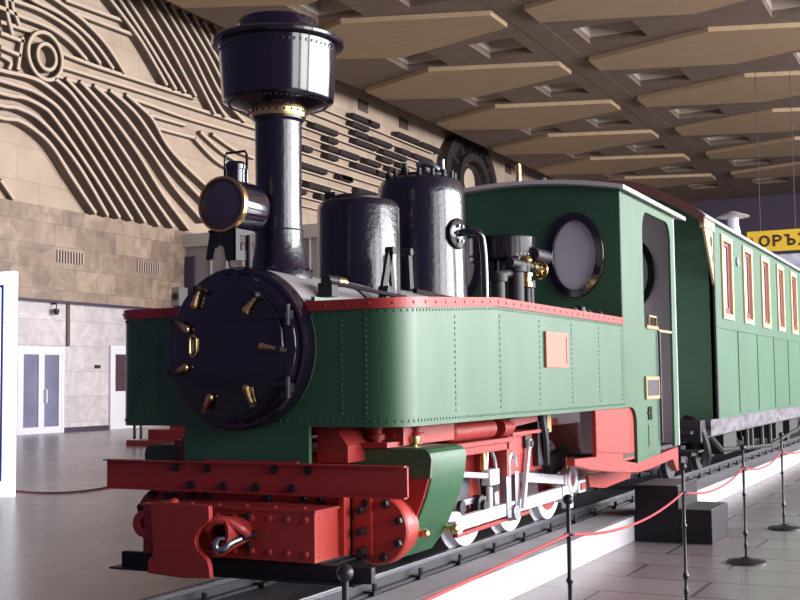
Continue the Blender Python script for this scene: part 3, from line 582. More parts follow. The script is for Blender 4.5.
# levers beside the sand dome, long rod along the boiler
lv = MB()
lv.bar((0.34, 0.80, 1.45), (0.34, 0.90, 1.73), 0.055, 0.018); lv.bar((0.34, 0.94, 1.44), (0.34, 0.90, 1.73), 0.04, 0.018)
lv.bar((0.36, 1.12, 1.52), (0.36, 1.10, 1.75), 0.045, 0.018); lv.cyl((0.32, 0.9, 1.73), (0.37, 0.9, 1.73), 0.022, seg=12); lv.cyl((0.32, 1.1, 1.74), (0.38, 1.1, 1.74), 0.022, seg=12)
lv.box(0.30, 0.40, 0.76, 0.98, 1.41, 1.455); lv.cyl((0.32, 0.82, 1.5), (0.38, 0.82, 1.5), 0.03, seg=12)
lv.build('sander_lever', M['blackmatt'], L)
MB().cyl((0.385, 0.16, 1.50), (0.385, 1.0, 1.475), 0.012, seg=8).cyl((0.385, 1.12, 1.52), (0.44, 3.28, 1.44), 0.016, seg=8).build('control_rod', M['black'], L)
ij = MB().cyl((0.36, 0.16, 1.51), (0.37, 0.28, 1.51), 0.03, 0.024, seg=12).box(0.31, 0.39, 0.17, 0.23, 1.43, 1.50).build('clack_valve', M['blackmatt'], L)
MB().cyl((0.365, 0.255, 1.51), (0.372, 0.325, 1.51), 0.030, 0.026, seg=12).build('brass_nut', M['brass'], ij)
# ---- fittings in front of the cab
tu = MB().lathe([(0.20, 1.86), (0.23, 1.865), (0.235, 1.88), (0.235, 2.02), (0.24, 2.03), (0.18, 2.045), (0, 2.05)], (0.20, 2.95, -0.01), 'Z', 40)
for k in range(40):
    a = 2*PI*k/40; tu.rivet((0.20+0.236*math.cos(a), 2.95+0.236*math.sin(a), 1.89), (math.cos(a), math.sin(a), 0), 0.009)
tu.cyl((0.20, 2.95, 1.50), (0.20, 2.95, 1.86), 0.13, seg=24)
turret = tu.build('steam_turret', M['black'], L)
MB().lathe([(0.0, -0.0), (0.045, 0.0), (0.05, 0.02), (0.05, 0.28), (0, 0.29)], (0.44, 2.93, 1.895), 'Y', 24).build('pressure_drum', M['blackmatt'], L)
pi_ = MB()
for (x, y, z0, z1, r) in ((0.36, 2.45, 1.42, 1.72, 0.05), (0.40, 2.68, 1.42, 1.80, 0.06), (0.44, 2.85, 1.42, 1.70, 0.03), (0.36, 2.78, 1.42, 1.86, 0.028)):
    pi_.cyl((x, y, z0), (x, y, z1), r, seg=14); pi_.cyl((x, y, z1-0.05), (x, y, z1), r*1.35, seg=14)
pi_.cyl((0.36, 2.40, 1.70), (0.40, 2.95, 1.80), 0.035, seg=12); pi_.cyl((0.44, 2.85, 1.42), (0.42, 2.80, 1.62), 0.03, seg=10)
pi_.cyl((0.43, 2.50, 1.80), (0.45, 2.96, 1.80), 0.032, seg=12); pi_.cyl((0.45, 2.76, 1.43), (0.45, 2.76, 1.84), 0.026, seg=12)
pi_.build('injector_pipes', M['blackmatt'], L)
MB().lathe([(0.03, 1.64), (0.046, 1.65), (0.046, 1.675), (0.034, 1.68), (0.034, 1.72), (0.044, 1.725), (0.044, 1.745), (0.03, 1.75)], (0.45, 2.76, 0), 'Z', 14).build('brass_collar', M['brass'], L)
MB().lathe([(0.04, 1.825), (0.045, 1.84), (0.028, 1.865)], (0.45, 2.76, 0), 'Z', 14).build('brass_cap', M['brass'], L)
brv = MB().cyl((0.45, 2.86, 1.80), (0.45, 2.90, 1.80), 0.038, seg=12).cyl((0.45, 2.88, 1.80), (0.45, 3.05, 1.795), 0.014, seg=8).build('brass_valve', M['brass'], L)
hc = Vector((0.45, 3.06, 1.793)); hx1 = Vector((0.90, -0.44, 0)); hx2 = Vector((0, 0, 1)); hn = Vector((0.44, 0.90, 0))
hw = MB().tube([hc + (hx1*math.cos(a) + hx2*math.sin(a))*0.058 for a in [2*PI*i/24 for i in range(24)]], 0.011, 8, closed=True).lathe([(0.02, -0.015), (0.02, 0.015)], hc, hn, 10)
for k in range(5):
    a = 2*PI*k/5; hw.cyl(hc, hc + (hx1*math.cos(a) + hx2*math.sin(a))*0.058, 0.008, seg=6)
hw.build('hand_wheel', M['brass'], brv)
# ---- cab
ZR = mz(2.395)
def roofz(x): return 2.524 - 0.087*(x/W_)**2
cut0 = [(3.28, 0.806), (3.46, 0.806)] + arc(3.46, 0.69, 0.14, 90, 0, 6, 0.116) + [(3.60, 0.395), (4.27, 0.43), (4.27, 1.405), (3.88, 1.405), (3.89, 2.12)] + arc(4.03, 2.14, 0.135, 175, 95, 5, 0.15)[1:] + arc(4.64, 2.14, 0.14, 90, 5, 5, 0.15) + [(4.75, 0.46), (4.93, 0.468), (4.93, 2.375), (3.28, 2.375)]
cut = [(my(a), mz(b)) for a, b in cut0]
for s_ in (1, -1):
    a, c = (W_-0.02, W_) if s_ > 0 else (-W_, -W_+0.02)
    cb = MB().plate(cut, [], 'X', a, c)
    xo = W_*s_
    for k in range(34): 
        z = 1.49 + k*0.0285
        cb.rivet((xo, YE+0.025, z), (s_, 0, 0), 0.006)
    for k in range(13): cb.rivet((xo, my(3.66+k*0.05), mz(0.425+k*0.0026)), (s_, 0, 0), 0.006)
    for k in range(10): cb.rivet((xo, my(3.63), mz(0.45+k*0.035)), (s_, 0, 0), 0.006)
    side = cb.build('cab_side', M['green'], L, smooth=30)
    x0_, x1_ = (W_-0.01, W_+0.014) if s_ > 0 else (-W_-0.014, -W_+0.01)
    MB().box(x0_, x1_, 4.386, 4.755, 1.411, 1.437).box(x0_, x1_, 4.755, 5.208, 1.395, 1.416).box(x0_, x1_, 4.449, 4.702, 1.506, 1.521).box(x0_, x1_, my(3.98), my(3.99), mz(1.40), mz(1.49)).box(x0_, x1_, my(4.21), my(4.22), mz(1.40), mz(1.49)).build('door_rail', M['plateframe'], side, smooth=0)
    MB().tube([(xo+s_*0.02, my(4.255), mz(0.52)), (xo+s_*0.02, my(4.255), mz(1.38))], 0.010, 8).build('grab_rail', M['post'], side)
pl2 = MB().box(W_, W_+0.012, my(3.87), my(4.22), mz(0.875), mz(1.005)).build('maker_plate', M['dkplate'], L, smooth=0)
MB().plate([(my(a), mz(b)) for a, b in [(3.84, 0.855), (4.25, 0.855), (4.25, 1.025), (3.84, 1.025)]], [[(my(a), mz(b)) for a, b in [(3.87, 0.88), (4.22, 0.88), (4.22, 1.0), (3.87, 1.0)]]], 'X', W_, W_+0.017).build('plate_frame', M['plateframe'], pl2, smooth=0)
MB().box(W_, W_+0.012, my(3.92), my(3.945), mz(0.70), mz(0.80)).box(W_, W_+0.012, my(3.985), my(4.01), mz(0.70), mz(0.80)).box(W_, W_+0.012, my(3.90), my(4.03), mz(0.745), mz(0.76)).build('lamp_iron', M['post'], L, smooth=0)
MB().plate([(my(a), mz(b)) for a, b in [(3.92, 0.50), (4.06, 0.51), (4.06, 0.66), (3.92, 0.66)]], [], 'X', W_, W_+0.006).build('hatch_plate', M['green'], L, smooth=0)
def front_outline(zb): return [(-W_, zb), (W_, zb)] + [(W_ - 2*W_*i/16, roofz(W_ - 2*W_*i/16)-0.004) for i in range(17)]
ov = lambda cx, cz, a, c, n=40: [(cx + a*math.cos(2*PI*i/n), cz + c*math.sin(2*PI*i/n)) for i in range(n)]
WC = (0.496, mz(1.92))
for y0, nm in ((YE, 'cab_front'), (my(4.90), 'cab_back')):
    WC = (0.496, 1.955) if y0 < 4 else (0.45, 1.955)
    hs = [ov(s_*WC[0], WC[1], 0.174, 0.274) for s_ in (1, -1)]
    cf = MB().plate(front_outline(ZB if y0 < 4 else 0.43), hs, 'Y', y0, y0+0.02)
    if y0 < 4:
        for k in range(30): cf.rivet((W_-0.018, y0, 1.50+0.03*k), (0, -1, 0), 0.006)
    fr = cf.build(nm, M['green'] if y0 < 4 else M['cabgrey'], L, smooth=30)
    for s_ in (1, -1):
        MB().plate(ov(s_*WC[0], WC[1], 0.232, 0.328), [ov(s_*WC[0], WC[1], 0.169, 0.266)], 'Y', y0-0.03, y0+0.035).build('window_ring', M['black'], fr, smooth=30, bevel=0.006)
        MB().plate(ov(s_*WC[0], WC[1], 0.172, 0.270), [], 'Y', y0+0.004, y0+0.010).build('window_pane', M['glass'], fr, smooth=0)
MB().box(-0.83, 0.83, 3.73, 5.43, 0.42, 0.45).build('cab_floor', M['blackmatt'], L, smooth=0)
for s_ in (1, -1): MB().box(min(s_*0.5, s_*0.79), max(s_*0.5, s_*0.79), 3.735, 4.68, 0.45, 1.42).build('coal_bunker', M['cabgrey'], L, smooth=0)
MB().lathe([(0.42, 0), (0.42, 0.35), (0.40, 0.37), (0, 0.37)], (0, 3.735, 1.2), 'Y', 40).build('boiler_backhead', M['blackmatt'], L)
MB().box(-0.829, -0.822, 3.735, 4.40, 1.43, 2.42).build('cab_lining', M['cabgrey'], L, smooth=0)
rf = MB()
xs = [(-0.90 + 1.80*i/24) for i in range(25)]
poly = [(x, roofz(x)+0.002) for x in xs] + [(x, roofz(x)+0.034) for x in reversed(xs)]
rf.prism(poly, 'Y', YE-0.06, my(5.16))
roof = rf.build('cab_roof', M['roofcream'], L, smooth=30)
MB().cyl((-0.04, 3.95, 2.56), (-0.04, 3.95, 2.74), 0.022, seg=12).cyl((-0.04, 3.95, 2.74), (-0.04, 3.95, 2.75), 0.012, seg=8).build('whistle', M['brass'], roof)
MB().cyl((0.16, 3.95, 2.56), (0.16, 3.95, 2.615), 0.035, seg=10).build('roof_bolt', M['blackmatt'], roof)
# ---- red valance, ash box, frames
MB().plate([(2.533, 0.492), (3.016, 0.476), (4.069, 0.365), (5.392, 0.418), (5.392, 0.21), (5.34, 0.21), (5.194, 0.324), (4.361, 0.291), (4.063, 0.292), (3.317, 0.351), (2.85, 0.399), (2.53, 0.447)], [], 'X', 0.79, 0.845).build('valance', M['red'], L, smooth=0, bevel=0.004)
MB().prism([(3.74, 0.291), (4.965, 0.258), (4.895, 0.179), (4.168, 0.158), (3.78, 0.198)], 'X', 0.53, 0.55).build('brake_shield', M['redlight'], L, smooth=0)
ab = MB().box(0.80, 0.828, my(2.66), my(4.0), 0.40, 0.794)
for k in range(14): ab.rivet((0.828, my(2.70+0.065*k), 0.505-0.005*k), (1, 0, 0), 0.009); ab.rivet((0.828, my(3.50), 0.45+0.024*k), (1, 0, 0), 0.008)
for k in range(12): ab.rivet((0.828, my(2.67), 0.5+0.024*k), (1, 0, 0), 0.008)
ab.build('ash_box', M['red'], L, smooth=30)
for s_ in (1, -1):
    a, c = sorted((s_*0.25, s_*0.28)); MB().box(a, c, 0.15, 5.4, 0.22, 0.66).build('main_frame', M['red'], L, smooth=0)
MB().box(-0.5, 0.5, 5.30, 5.43, 0.25, 0.42).build('rear_beam', M['red'], L, smooth=0)
for s_ in (1, -1):
    a, c = sorted((s_*0.28, s_*0.58))
    pn = MB().box(a, c, 2.02, 2.62, 0.42, 0.665)
    for k in range(9):
        pn.rivet((s_*0.58, 2.06+0.06*k, 0.645), (s_, 0, 0), 0.007); pn.rivet((s_*0.58, 2.06+0.06*k, 0.53), (s_, 0, 0), 0.007)
    for k in range(7): pn.rivet((s_*0.58, 2.30, 0.44+0.03*k), (s_, 0, 0), 0.007)
    pn.box(*sorted((s_*0.28, s_*0.63)), 1.98, 2.65, 0.665, 0.685)
    pn.build('firebox_panel', M['redlight'], L, smooth=30)
    # motion bracket plate and running plate
    MB().box(*sorted((s_*0.28, s_*0.62)), 1.90, 1.94, 0.42, 0.655).box(*sorted((s_*0.28, s_*0.64)), 0.62, 1.94, 0.63, 0.66).box(*sorted((s_*0.60, s_*0.62)), 0.62, 1.94, 0.585, 0.64).build('motion_bracket', M['red'], L, smooth=0, bevel=0.004)
    MB().box(*sorted((s_*0.26, s_*0.40)), 0.6, 1.9, 0.45, 0.62).build('slide_frame', M['red'], L, smooth=0)
    MB().lathe([(0, 0), (0.045, 0), (0.056, 0.012), (0.056, 0.60), (0.045, 0.615), (0, 0.615)], (s_*0.60, 1.06, 0.725), 'Y', 28).build('air_reservoir', M['red'], L)
    MB().lathe([(0.0, 0), (0.055, 0), (0.055, 0.14), (0.02, 0.26), (0, 0.27)], (s_*0.60, 1.80, 0.72), 'Y', 24).build('reverse_cylinder', M['red'], L)
    MB().box(*sorted((s_*0.5, s_*0.66)), 0.40, 1.02, 0.69, 0.80).build('pipe_box', M['red'], L, smooth=0)
    MB().bar((s_*0.56, 1.95, 0.74), (s_*0.56, 2.75, 0.78), 0.05, 0.12).build('tank_support', M['red'], L, smooth=0)
    bx = MB().box(*sorted((s_*0.45, s_*0.62)), 2.46, 2.60, 0.45, 0.80)
    bx.tube([(s_*0.62, 2.52, 0.80), (s_*0.64, 2.54, 0.6), (s_*0.62, 2.6, 0.45)], 0.03, 8).build('ash_pan_lever', M['blackmatt'], L)
    MB().box(*sorted((s_*0.60, s_*0.63)), 2.62, 2.70, 0.66, 0.80).build('brass_tap', M['plateframe'], L, smooth=0)
# ---- buffer beam
bm_ = MB().box(-0.875, 0.875, 0.0, 0.015, 0.472, 0.622).box(-0.875, 0.875, -0.032, 0.015, 0.615, 0.622).box(-0.875, 0.875, -0.032, 0.015, 0.472, 0.479).box(-0.24, 0.30, -0.02, 0.08, 0.622, 0.630)
beam = bm_.build('buffer_beam', M['redlight'], L, smooth=0)
for x, z in ((-0.425, 0.588), (-0.231, 0.585), (0.159, 0.588), (0.353, 0.588), (-0.326, 0.505), (-0.134, 0.503), (0.057, 0.504), (0.263, 0.502)):
    MB().cyl((x, 0.002, z), (x, -0.020, z), 0.021, 0.019, seg=6).cyl((x, -0.02, z), (x, -0.03, z), 0.010, seg=8).build('bolt', M['blackmatt'], beam, smooth=0)
fp = MB().box(-0.56, 0.52, 0.10, 0.13, 0.19, 0.47).box(0.49, 0.52, 0.04, 0.13, 0.19, 0.47).box(0.52, 0.62, 0.12, 0.15, 0.19, 0.47)
fpl = fp.build('front_plate', M['redlight'], L, smooth=0)
for x, z in ((-0.52, 0.43), (-0.40, 0.44), (-0.30, 0.445), (0.06, 0.435), (0.27, 0.44), (0.36, 0.44), (0.575, 0.40), (0.575, 0.30), (0.58, 0.21)):
    MB().cyl((x, 0.12 if x > 0.5 else 0.10, z), (x, 0.075, z), 0.021, 0.018, seg=8).build('bolt', M['blackmatt'], fpl, smooth=0)
dbx = MB().box(-0.49, 0.49, -0.18, 0.10, 0.185, 0.412).box(-0.50, 0.50, -0.19, 0.10, 0.412, 0.424)
for k in range(10):
    for z in (0.378, 0.222): dbx.rivet((-0.44+0.098*k, -0.18, z), (0, -1, 0), 0.019, 8, 0.8)
for k in range(9):
    for y in (-0.14, 0.04): dbx.rivet((0.49, y, 0.21+0.022*k), (1, 0, 0), 0.006)
for k in range(6): dbx.rivet((-0.40+0.16*k, -0.12, 0.424), (0, 0, 1), 0.014)
dbox = dbx.build('drag_box', M['redlight'], L, smooth=30)
for x in (0.13,):
    for z in (0.385, 0.25): MB().cyl((x, -0.18, z), (x, -0.20, z), 0.020, 0.017, seg=8).build('bolt', M['blackmatt'], dbox, smooth=0)
# coupling: a tall cut-out plate with a lug, a flared guide and a steel hook
cpp = [(-0.293, 0.425), (-0.275, 0.445), (-0.246, 0.454), (0.012, 0.45), (0.040, 0.448), (0.046, 0.435), (0.046, 0.378), (0.02, 0.362), (-0.011, 0.335), (-0.030, 0.305), (-0.034, 0.278), (-0.022, 0.248), (0.008, 0.224), (0.034, 0.201), (0.046, 0.17), (0.051, 0.12), (-0.101, 0.112), (-0.304, 0.122), (-0.306, 0.182), (-0.282, 0.20), (-0.275, 0.23), (-0.287, 0.369)]
cpl = MB().plate(cpp, [], 'Y', -0.375, -0.345)
cpl.box(-0.26, -0.22, -0.345, -0.17, 0.22, 0.40)
cpl.plate([(-0.27, 0.43), (-0.33, 0.425), (-0.375, 0.405)] + arc(-0.365, 0.345, 0.062, 110, 250, 10) + [(-0.33, 0.27), (-0.27, 0.255)], [arc(-0.362, 0.347, 0.024, 0, 336, 14)], 'Y', -0.34, -0.30)
cpl.cyl((-0.20, -0.36, 0.43), (-0.20, -0.30, 0.455), 0.02, seg=10)
coup = cpl.build('coupling_plate', M['redlight'], L, smooth=30, bevel=0.004)
cg = MB().lathe([(0.055, 0.0), (0.075, 0.0), (0.068, 0.05), (0.055, 0.16), (0.045, 0.20), (0.03, 0.2), (0.05, 0.10)], (0.06, -0.33, 0.325), (0.22, 0.97, 0), 28, close=False)
cg.tube(spline([(0.0, -0.33, 0.34), (0.04, -0.34, 0.375), (0.10, -0.32, 0.375), (0.15, -0.28, 0.34), (0.165, -0.24, 0.31)], 6), 0.022, 10).tube(spline([(-0.02, -0.30, 0.22), (0.05, -0.30, 0.225), (0.12, -0.26, 0.27), (0.16, -0.19, 0.30)], 6), 0.018, 10)
cg.build('coupling_guide', M['red'], coup)
MB().tube(spline([(0.105, -0.335, 0.30), (0.08, -0.35, 0.295), (0.066, -0.355, 0.27), (0.078, -0.35, 0.245), (0.105, -0.345, 0.25), (0.125, -0.325, 0.275), (0.145, -0.27, 0.29)], 6), [0.009+0.008*min(1, i/10) for i in range(37)], 12).build('hook', M['steel'], coup)
MB().cyl((0.15, -0.27, 0.30), (0.165, -0.18, 0.30), 0.020, 0.018, seg=12).build('hook_nut', M['blackmatt'], coup)
MB().box(-0.66, 0.76, -0.14, -0.10, 0.10, 0.175).box(-0.70, 0.70, -0.19, -0.10, 0.092, 0.102).build('rail_guard', M['blackmatt'], L, smooth=0, bevel=0.006)
# ---- cylinders
def cylinder_side(s_):
    kx = lambda x: 3.2475 + (x-3.2475)*1.022
    ky = lambda y: -4.8083 + (y+4.8083)*1.022
    kz = lambda z: 1.00065 + (z-1.00065)*1.022
    prof = [(0.50, 0.20), (0.66, 0.155), (0.715, 0.165), (0.79, 0.26), (0.835, 0.36), (0.876, 0.455), (0.905, 0.553), (0.914, 0.64), (0.905, 0.668), (0.885, 0.684), (0.85, 0.69), (0.50, 0.69)]
    prof = [(kx(x), kz(z)) for x, z in prof]
    P = [(s_*x, z) for x, z in prof]
    cas = MB().plate(P, [], 'Y', ky(0.205), ky(0.60)).build('cylinder_casing', M['green'], L, smooth=25, bevel=0.006)
    MB().plate([(s_*(x-0.012), z) for x, z in prof[:6]] + [(s_*0.842, 0.54), (s_*0.44, 0.54)], [], 'Y', ky(0.185), ky(0.21)).build('end_plate', M['red'], cas, smooth=0)
    MB().plate([(s_*kx(a), kz(b)) for a, b in [(0.50, 0.55), (0.905, 0.55), (0.914, 0.64), (0.905, 0.668), (0.885, 0.684), (0.50, 0.69)]], [], 'Y', ky(0.180), ky(0.206)).build('top_cover', M['green'], cas, smooth=25)
    cx, cz, yc = s_*(kx(0.715)-0.025), kz(0.322), 0.105
    cv = MB().lathe([(0, 0.040), (0.160, 0.040), (0.163, 0.044), (0.168, 0.052), (0.168, 0.075), (0.170, 0.086), (0.170, 0.112), (0.15, 0.115), (0.15, 0.20), (0, 0.20)], (cx, yc, cz), 'Y', 56).build('cylinder_cover', M['redlight'], L, smooth=30)
    for k in range(8):
        a = 2*PI*(k+0.45)/8
        MB().cyl((cx+0.135*math.cos(a), yc+0.04, cz+0.135*math.sin(a)), (cx+0.135*math.cos(a), yc+0.012, cz+0.135*math.sin(a)), 0.022, 0.019, seg=6).build('cover_bolt', M['blackmatt'], cv, smooth=0)
    MB().lathe([(0.018, 0.69), (0.018, 0.70), (0.026, 0.705), (0.033, 0.73), (0.033, 0.745), (0.022, 0.748), (0, 0.748)], (s_*0.67, 0.50, -0.012), 'Z', 16).build('oil_cup', M['brass'], cas)
    for y, xx, zz in ((0.35, 0.745, 0.27), (0.70, 0.745, 0.255)):
        MB().cyl((s_*(xx-0.02), y, zz), (s_*(xx+0.05), y, zz), 0.020, seg=8).ball((s_*(xx+0.05), y, zz), 0.026, 10).build('drain_cock', M['brass'], cas)
    # red steam pipes up to the tank
    pp = MB()
    for x, y in ((0.53, 0.36), (0.60, 0.44), (0.66, 0.54), (0.47, 0.40)):
        pp.cyl((s_*x, y, 0.69), (s_*x, y, 0.80), 0.032, seg=14); pp.lathe([(0.045, 0.72), (0.045, 0.745), (0.04, 0.75)], (s_*x, y, 0), 'Z', 14); pp.lathe([(0.042, 0.775), (0.042, 0.79)], (s_*x, y, 0), 'Z', 14)
    pp.box(*sorted((s_*0.38, s_*0.64)), 0.26, 0.60, 0.685, 0.71); pp.build('steam_pipes', M['red'], L)
    MB().plate([(s_*0.33, 0.62), (s_*0.50, 0.62), (s_*0.50, 0.70), (s_*0.42, 0.80), (s_*0.33, 0.80)], [], 'Y', 0.12, 0.5).build('cylinder_saddle', M['red'], L, smooth=0)
    MB().box(*sorted((s_*0.28, s_*0.52)), 0.30, 0.72, 0.25, 0.66).build('cylinder_bracket', M['red'], L, smooth=0)
for s_ in (1, -1): cylinder_side(s_)
# ---- wheels and motion
for s_ in (1, -1):
    for y in (1.83, 2.58, 3.33):
        r = 0.29
        x0 = s_*0.315; d = (s_, 0, 0)
        wh = MB().lathe([(0.20, 0.0), (0.315, -0.015), (0.318, 0.0), (r, 0.008), (r-0.004, 0.06), (0.225, 0.062), (0.225, 0.0)], (x0, y, r), d, 56, close=False).build('wheel', M['white'], L, smooth=30)
        ce = MB().lathe([(0.225, 0.01), (0.225, 0.05), (0.05, 0.05)], (x0, y, r), d, 40, close=False)
        ce.lathe([(0.07, 0.04), (0.07, 0.085), (0, 0.085)], (x0, y, r), d, 24)
        ce.cyl((x0+s_*0.04, y-0.02, r-0.10), (x0+s_*0.14, y-0.02, r-0.10), 0.045, seg=16).build('wheel_centre', M['red'], wh, smooth=30)
    X = s_*0.46
    rod = MB().bar((X, 1.83, 0.19), (X, 3.33, 0.19), 0.05, 0.03)
    for y in (1.81, 2.56, 3.31): rod.lathe([(0.05, -0.02), (0.05, 0.02)], (X, y, 0.19), 'X', 20)
    side_rod = rod.build('coupling_rod', M['rodwhite'], L, smooth=30)
    for y in (1.81, 2.56): MB().cyl((X, y, 0.19), (X+s_*0.035, y, 0.19), 0.026, seg=12).build('crank_pin', M['steel'], side_rod)
    Xc = s_*0.56
    MB().bar((Xc-s_*0.02, 1.28, 0.135), (Xc-s_*0.02, 2.45, 0.150), 0.022, 0.03).build('brake_rod', M['red'], L, smooth=0)
    cr_ = MB().bar((Xc, 1.26, 0.205), (Xc, 3.10, 0.222), 0.075, 0.034)
    cr_.lathe([(0.055, -0.03), (0.055, 0.03)], (Xc, 1.24, 0.205), 'X', 20).box(Xc-0.03, Xc+0.03, 3.04, 3.20, 0.155, 0.265).box(Xc-0.03, Xc+0.03, 3.17, 3.25, 0.10, 0.20)
    cr_.build('connecting_rod', M['rodwhite'], L, smooth=30)
    MB().bar((Xc, 2.32, 0.385), (Xc, 3.12, 0.305), 0.06, 0.028).box(Xc-0.028, Xc+0.028, 3.10, 3.16, 0.27, 0.345).build('eccentric_rod', M['rodwhite'], L, smooth=0)
    er = MB()
    er.plate([(3.13, 0.27), (3.17, 0.22), (3.24, 0.20), (3.31, 0.22), (3.34, 0.27), (3.34, 0.34), (3.30, 0.39), (3.23, 0.40), (3.16, 0.38), (3.13, 0.33)], [ov(3.235, 0.30, 0.055, 0.055, 16)], 'X', *sorted((s_*0.54, s_*0.60)))
    er.box(*sorted((s_*0.55, s_*0.60)), 3.36, 3.52, 0.19, 0.28).box(*sorted((s_*0.55, s_*0.585)), 3.28, 3.42, 0.22, 0.27)
    ecc = er.build('return_crank', M['rodwhite'], L, smooth=0, bevel=0.005)
    MB().box(*sorted((s_*0.59, s_*0.61)), 3.39, 3.49, 0.21, 0.26).lathe([(0.053, 0.0), (0.053, 0.03)], (s_*0.55, 3.235, 0.30), (s_, 0, 0), 16).build('crank_boss', M['red'], ecc, smooth=0)
    for y in (3.18, 3.33): MB().cyl((s_*0.57, y, 0.38), (s_*0.57, y, 0.46), 0.014, 0.012, seg=10).build('oil_cup', M['brass'], ecc)
    MB().cyl((Xc, 0.60, 0.545), (Xc, 1.86, 0.425), 0.018, seg=14).build('valve_rod', M['rodwhite'], L)
    MB().box(Xc-0.03, Xc+0.03, 1.70, 1.85, 0.38, 0.475).cyl((Xc, 1.75, 0.20), (Xc, 1.75, 0.37), 0.02, seg=10).build('valve_crosshead', M['rodwhite'], L, smooth=0, bevel=0.006)
    MB().cyl((Xc, 1.66, 0.48), (Xc, 1.66, 0.60), 0.02, 0.017, seg=12).build('crosshead_oiler', M['brass'], L)
    MB().tube([(Xc, 1.70, 0.48), (Xc, 1.72, 0.59), (Xc, 1.78, 0.60), (Xc, 1.84, 0.53), (Xc, 1.86, 0.46)], 0.014, 8).build('oil_pipe', M['steel'], L)
    lk = MB().box(Xc-0.025, Xc+0.025, 1.98, 2.06, 0.18, 0.46).box(Xc-0.025, Xc+0.025, 2.13, 2.20, 0.18, 0.44).box(Xc-0.03, Xc+0.03, 1.98, 2.20, 0.155, 0.21)
    lk.tube([(Xc, 2.02, 0.46), (Xc, 2.03, 0.52), (Xc, 2.08, 0.545), (Xc, 2.13, 0.53), (Xc, 2.16, 0.46)], 0.03, 10).cyl((Xc-0.045, 2.10, 0.185), (Xc+0.045, 2.10, 0.185), 0.05, seg=16)
    lk.build('expansion_link', M['steel'], L, smooth=30, bevel=0.006)
    MB().bar((Xc+s_*0.045, 2.33, 0.60), (Xc+s_*0.045, 2.20, 0.20), 0.035, 0.02).lathe([(0.03, -0.015), (0.03, 0.015)], (Xc+s_*0.045, 2.33, 0.60), 'X', 14).build('lifting_link', M['rodwhite'], L, smooth=30)
    MB().cyl((s_*0.30, 2.33, 0.60), (Xc+s_*0.07, 2.33, 0.60), 0.022, seg=12).box(*sorted((s_*0.56, s_*0.60)), 2.28, 2.38, 0.575, 0.65).build('weighshaft', M['blackmatt'], L, smooth=30)
    MB().box(*sorted((s_*0.49, s_*0.52)), 0.66, 1.62, 0.285, 0.32).build('slide_bar', M['steel'], L, smooth=0)
    MB().lathe([(0.075, 0), (0.075, 0.05), (0.04, 0.055), (0.04, 0.075), (0, 0.075)], (s_*0.50, 1.32, 0.29), (s_, 0, 0), 20).build('crosshead', M['blackmatt'], L, smooth=30)
    MB().lathe([(0.06, 0), (0.06, 0.05), (0.03, 0.055), (0.03, 0.075), (0, 0.075)], (s_*0.50, 1.66, 0.27), (s_, 0, 0), 20).build('crosshead_pin', M['blackmatt'], L, smooth=30)
    MB().cyl((s_*0.62, 0.66, 0.30), (s_*0.58, 1.22, 0.25), 0.030, seg=14).build('piston_rod', M['rodwhite'], L)
    MB().box(*sorted((s_*0.44, s_*0.485)), 1.00, 1.62, 0.24, 0.46).build('guide_plate', M['rail'], L, smooth=0)
    MB().bar((s_*0.40, 2.05, 0.36), (s_*0.40, 2.50, 0.42), 0.16, 0.06).build('spring', M['blackmatt'], L, smooth=0)
    MB().bar((s_*0.48, 3.02, 0.40), (s_*0.48, 3.40, 0.46), 0.14, 0.06).build('spring', M['blackmatt'], L, smooth=0)
for y in (1.83, 2.58, 3.33): MB().cyl((-0.33, y, 0.29), (0.33, y, 0.29), 0.05, seg=14).build('axle', M['blackmatt'], L)
# coal lumps on the tank by the cab
for k in range(14):
    y = 2.75 + 0.055*k
    s = MB(); r = random.uniform(0.03, 0.055); c_ = (0.70+random.uniform(-0.06, 0.07), y, 1.438+r*0.9)
    s.ball(c_, r, 8)
    for v in s.bm.verts: v.co = Vector(c_) + (v.co-Vector(c_))*random.uniform(0.7, 1.15)
    o = s.build('coal_lump', M['coal'], smooth=0); tag(o, 'small lump of coal lying on the tank top before the cab', 'coal', 'coal lumps on the tank')
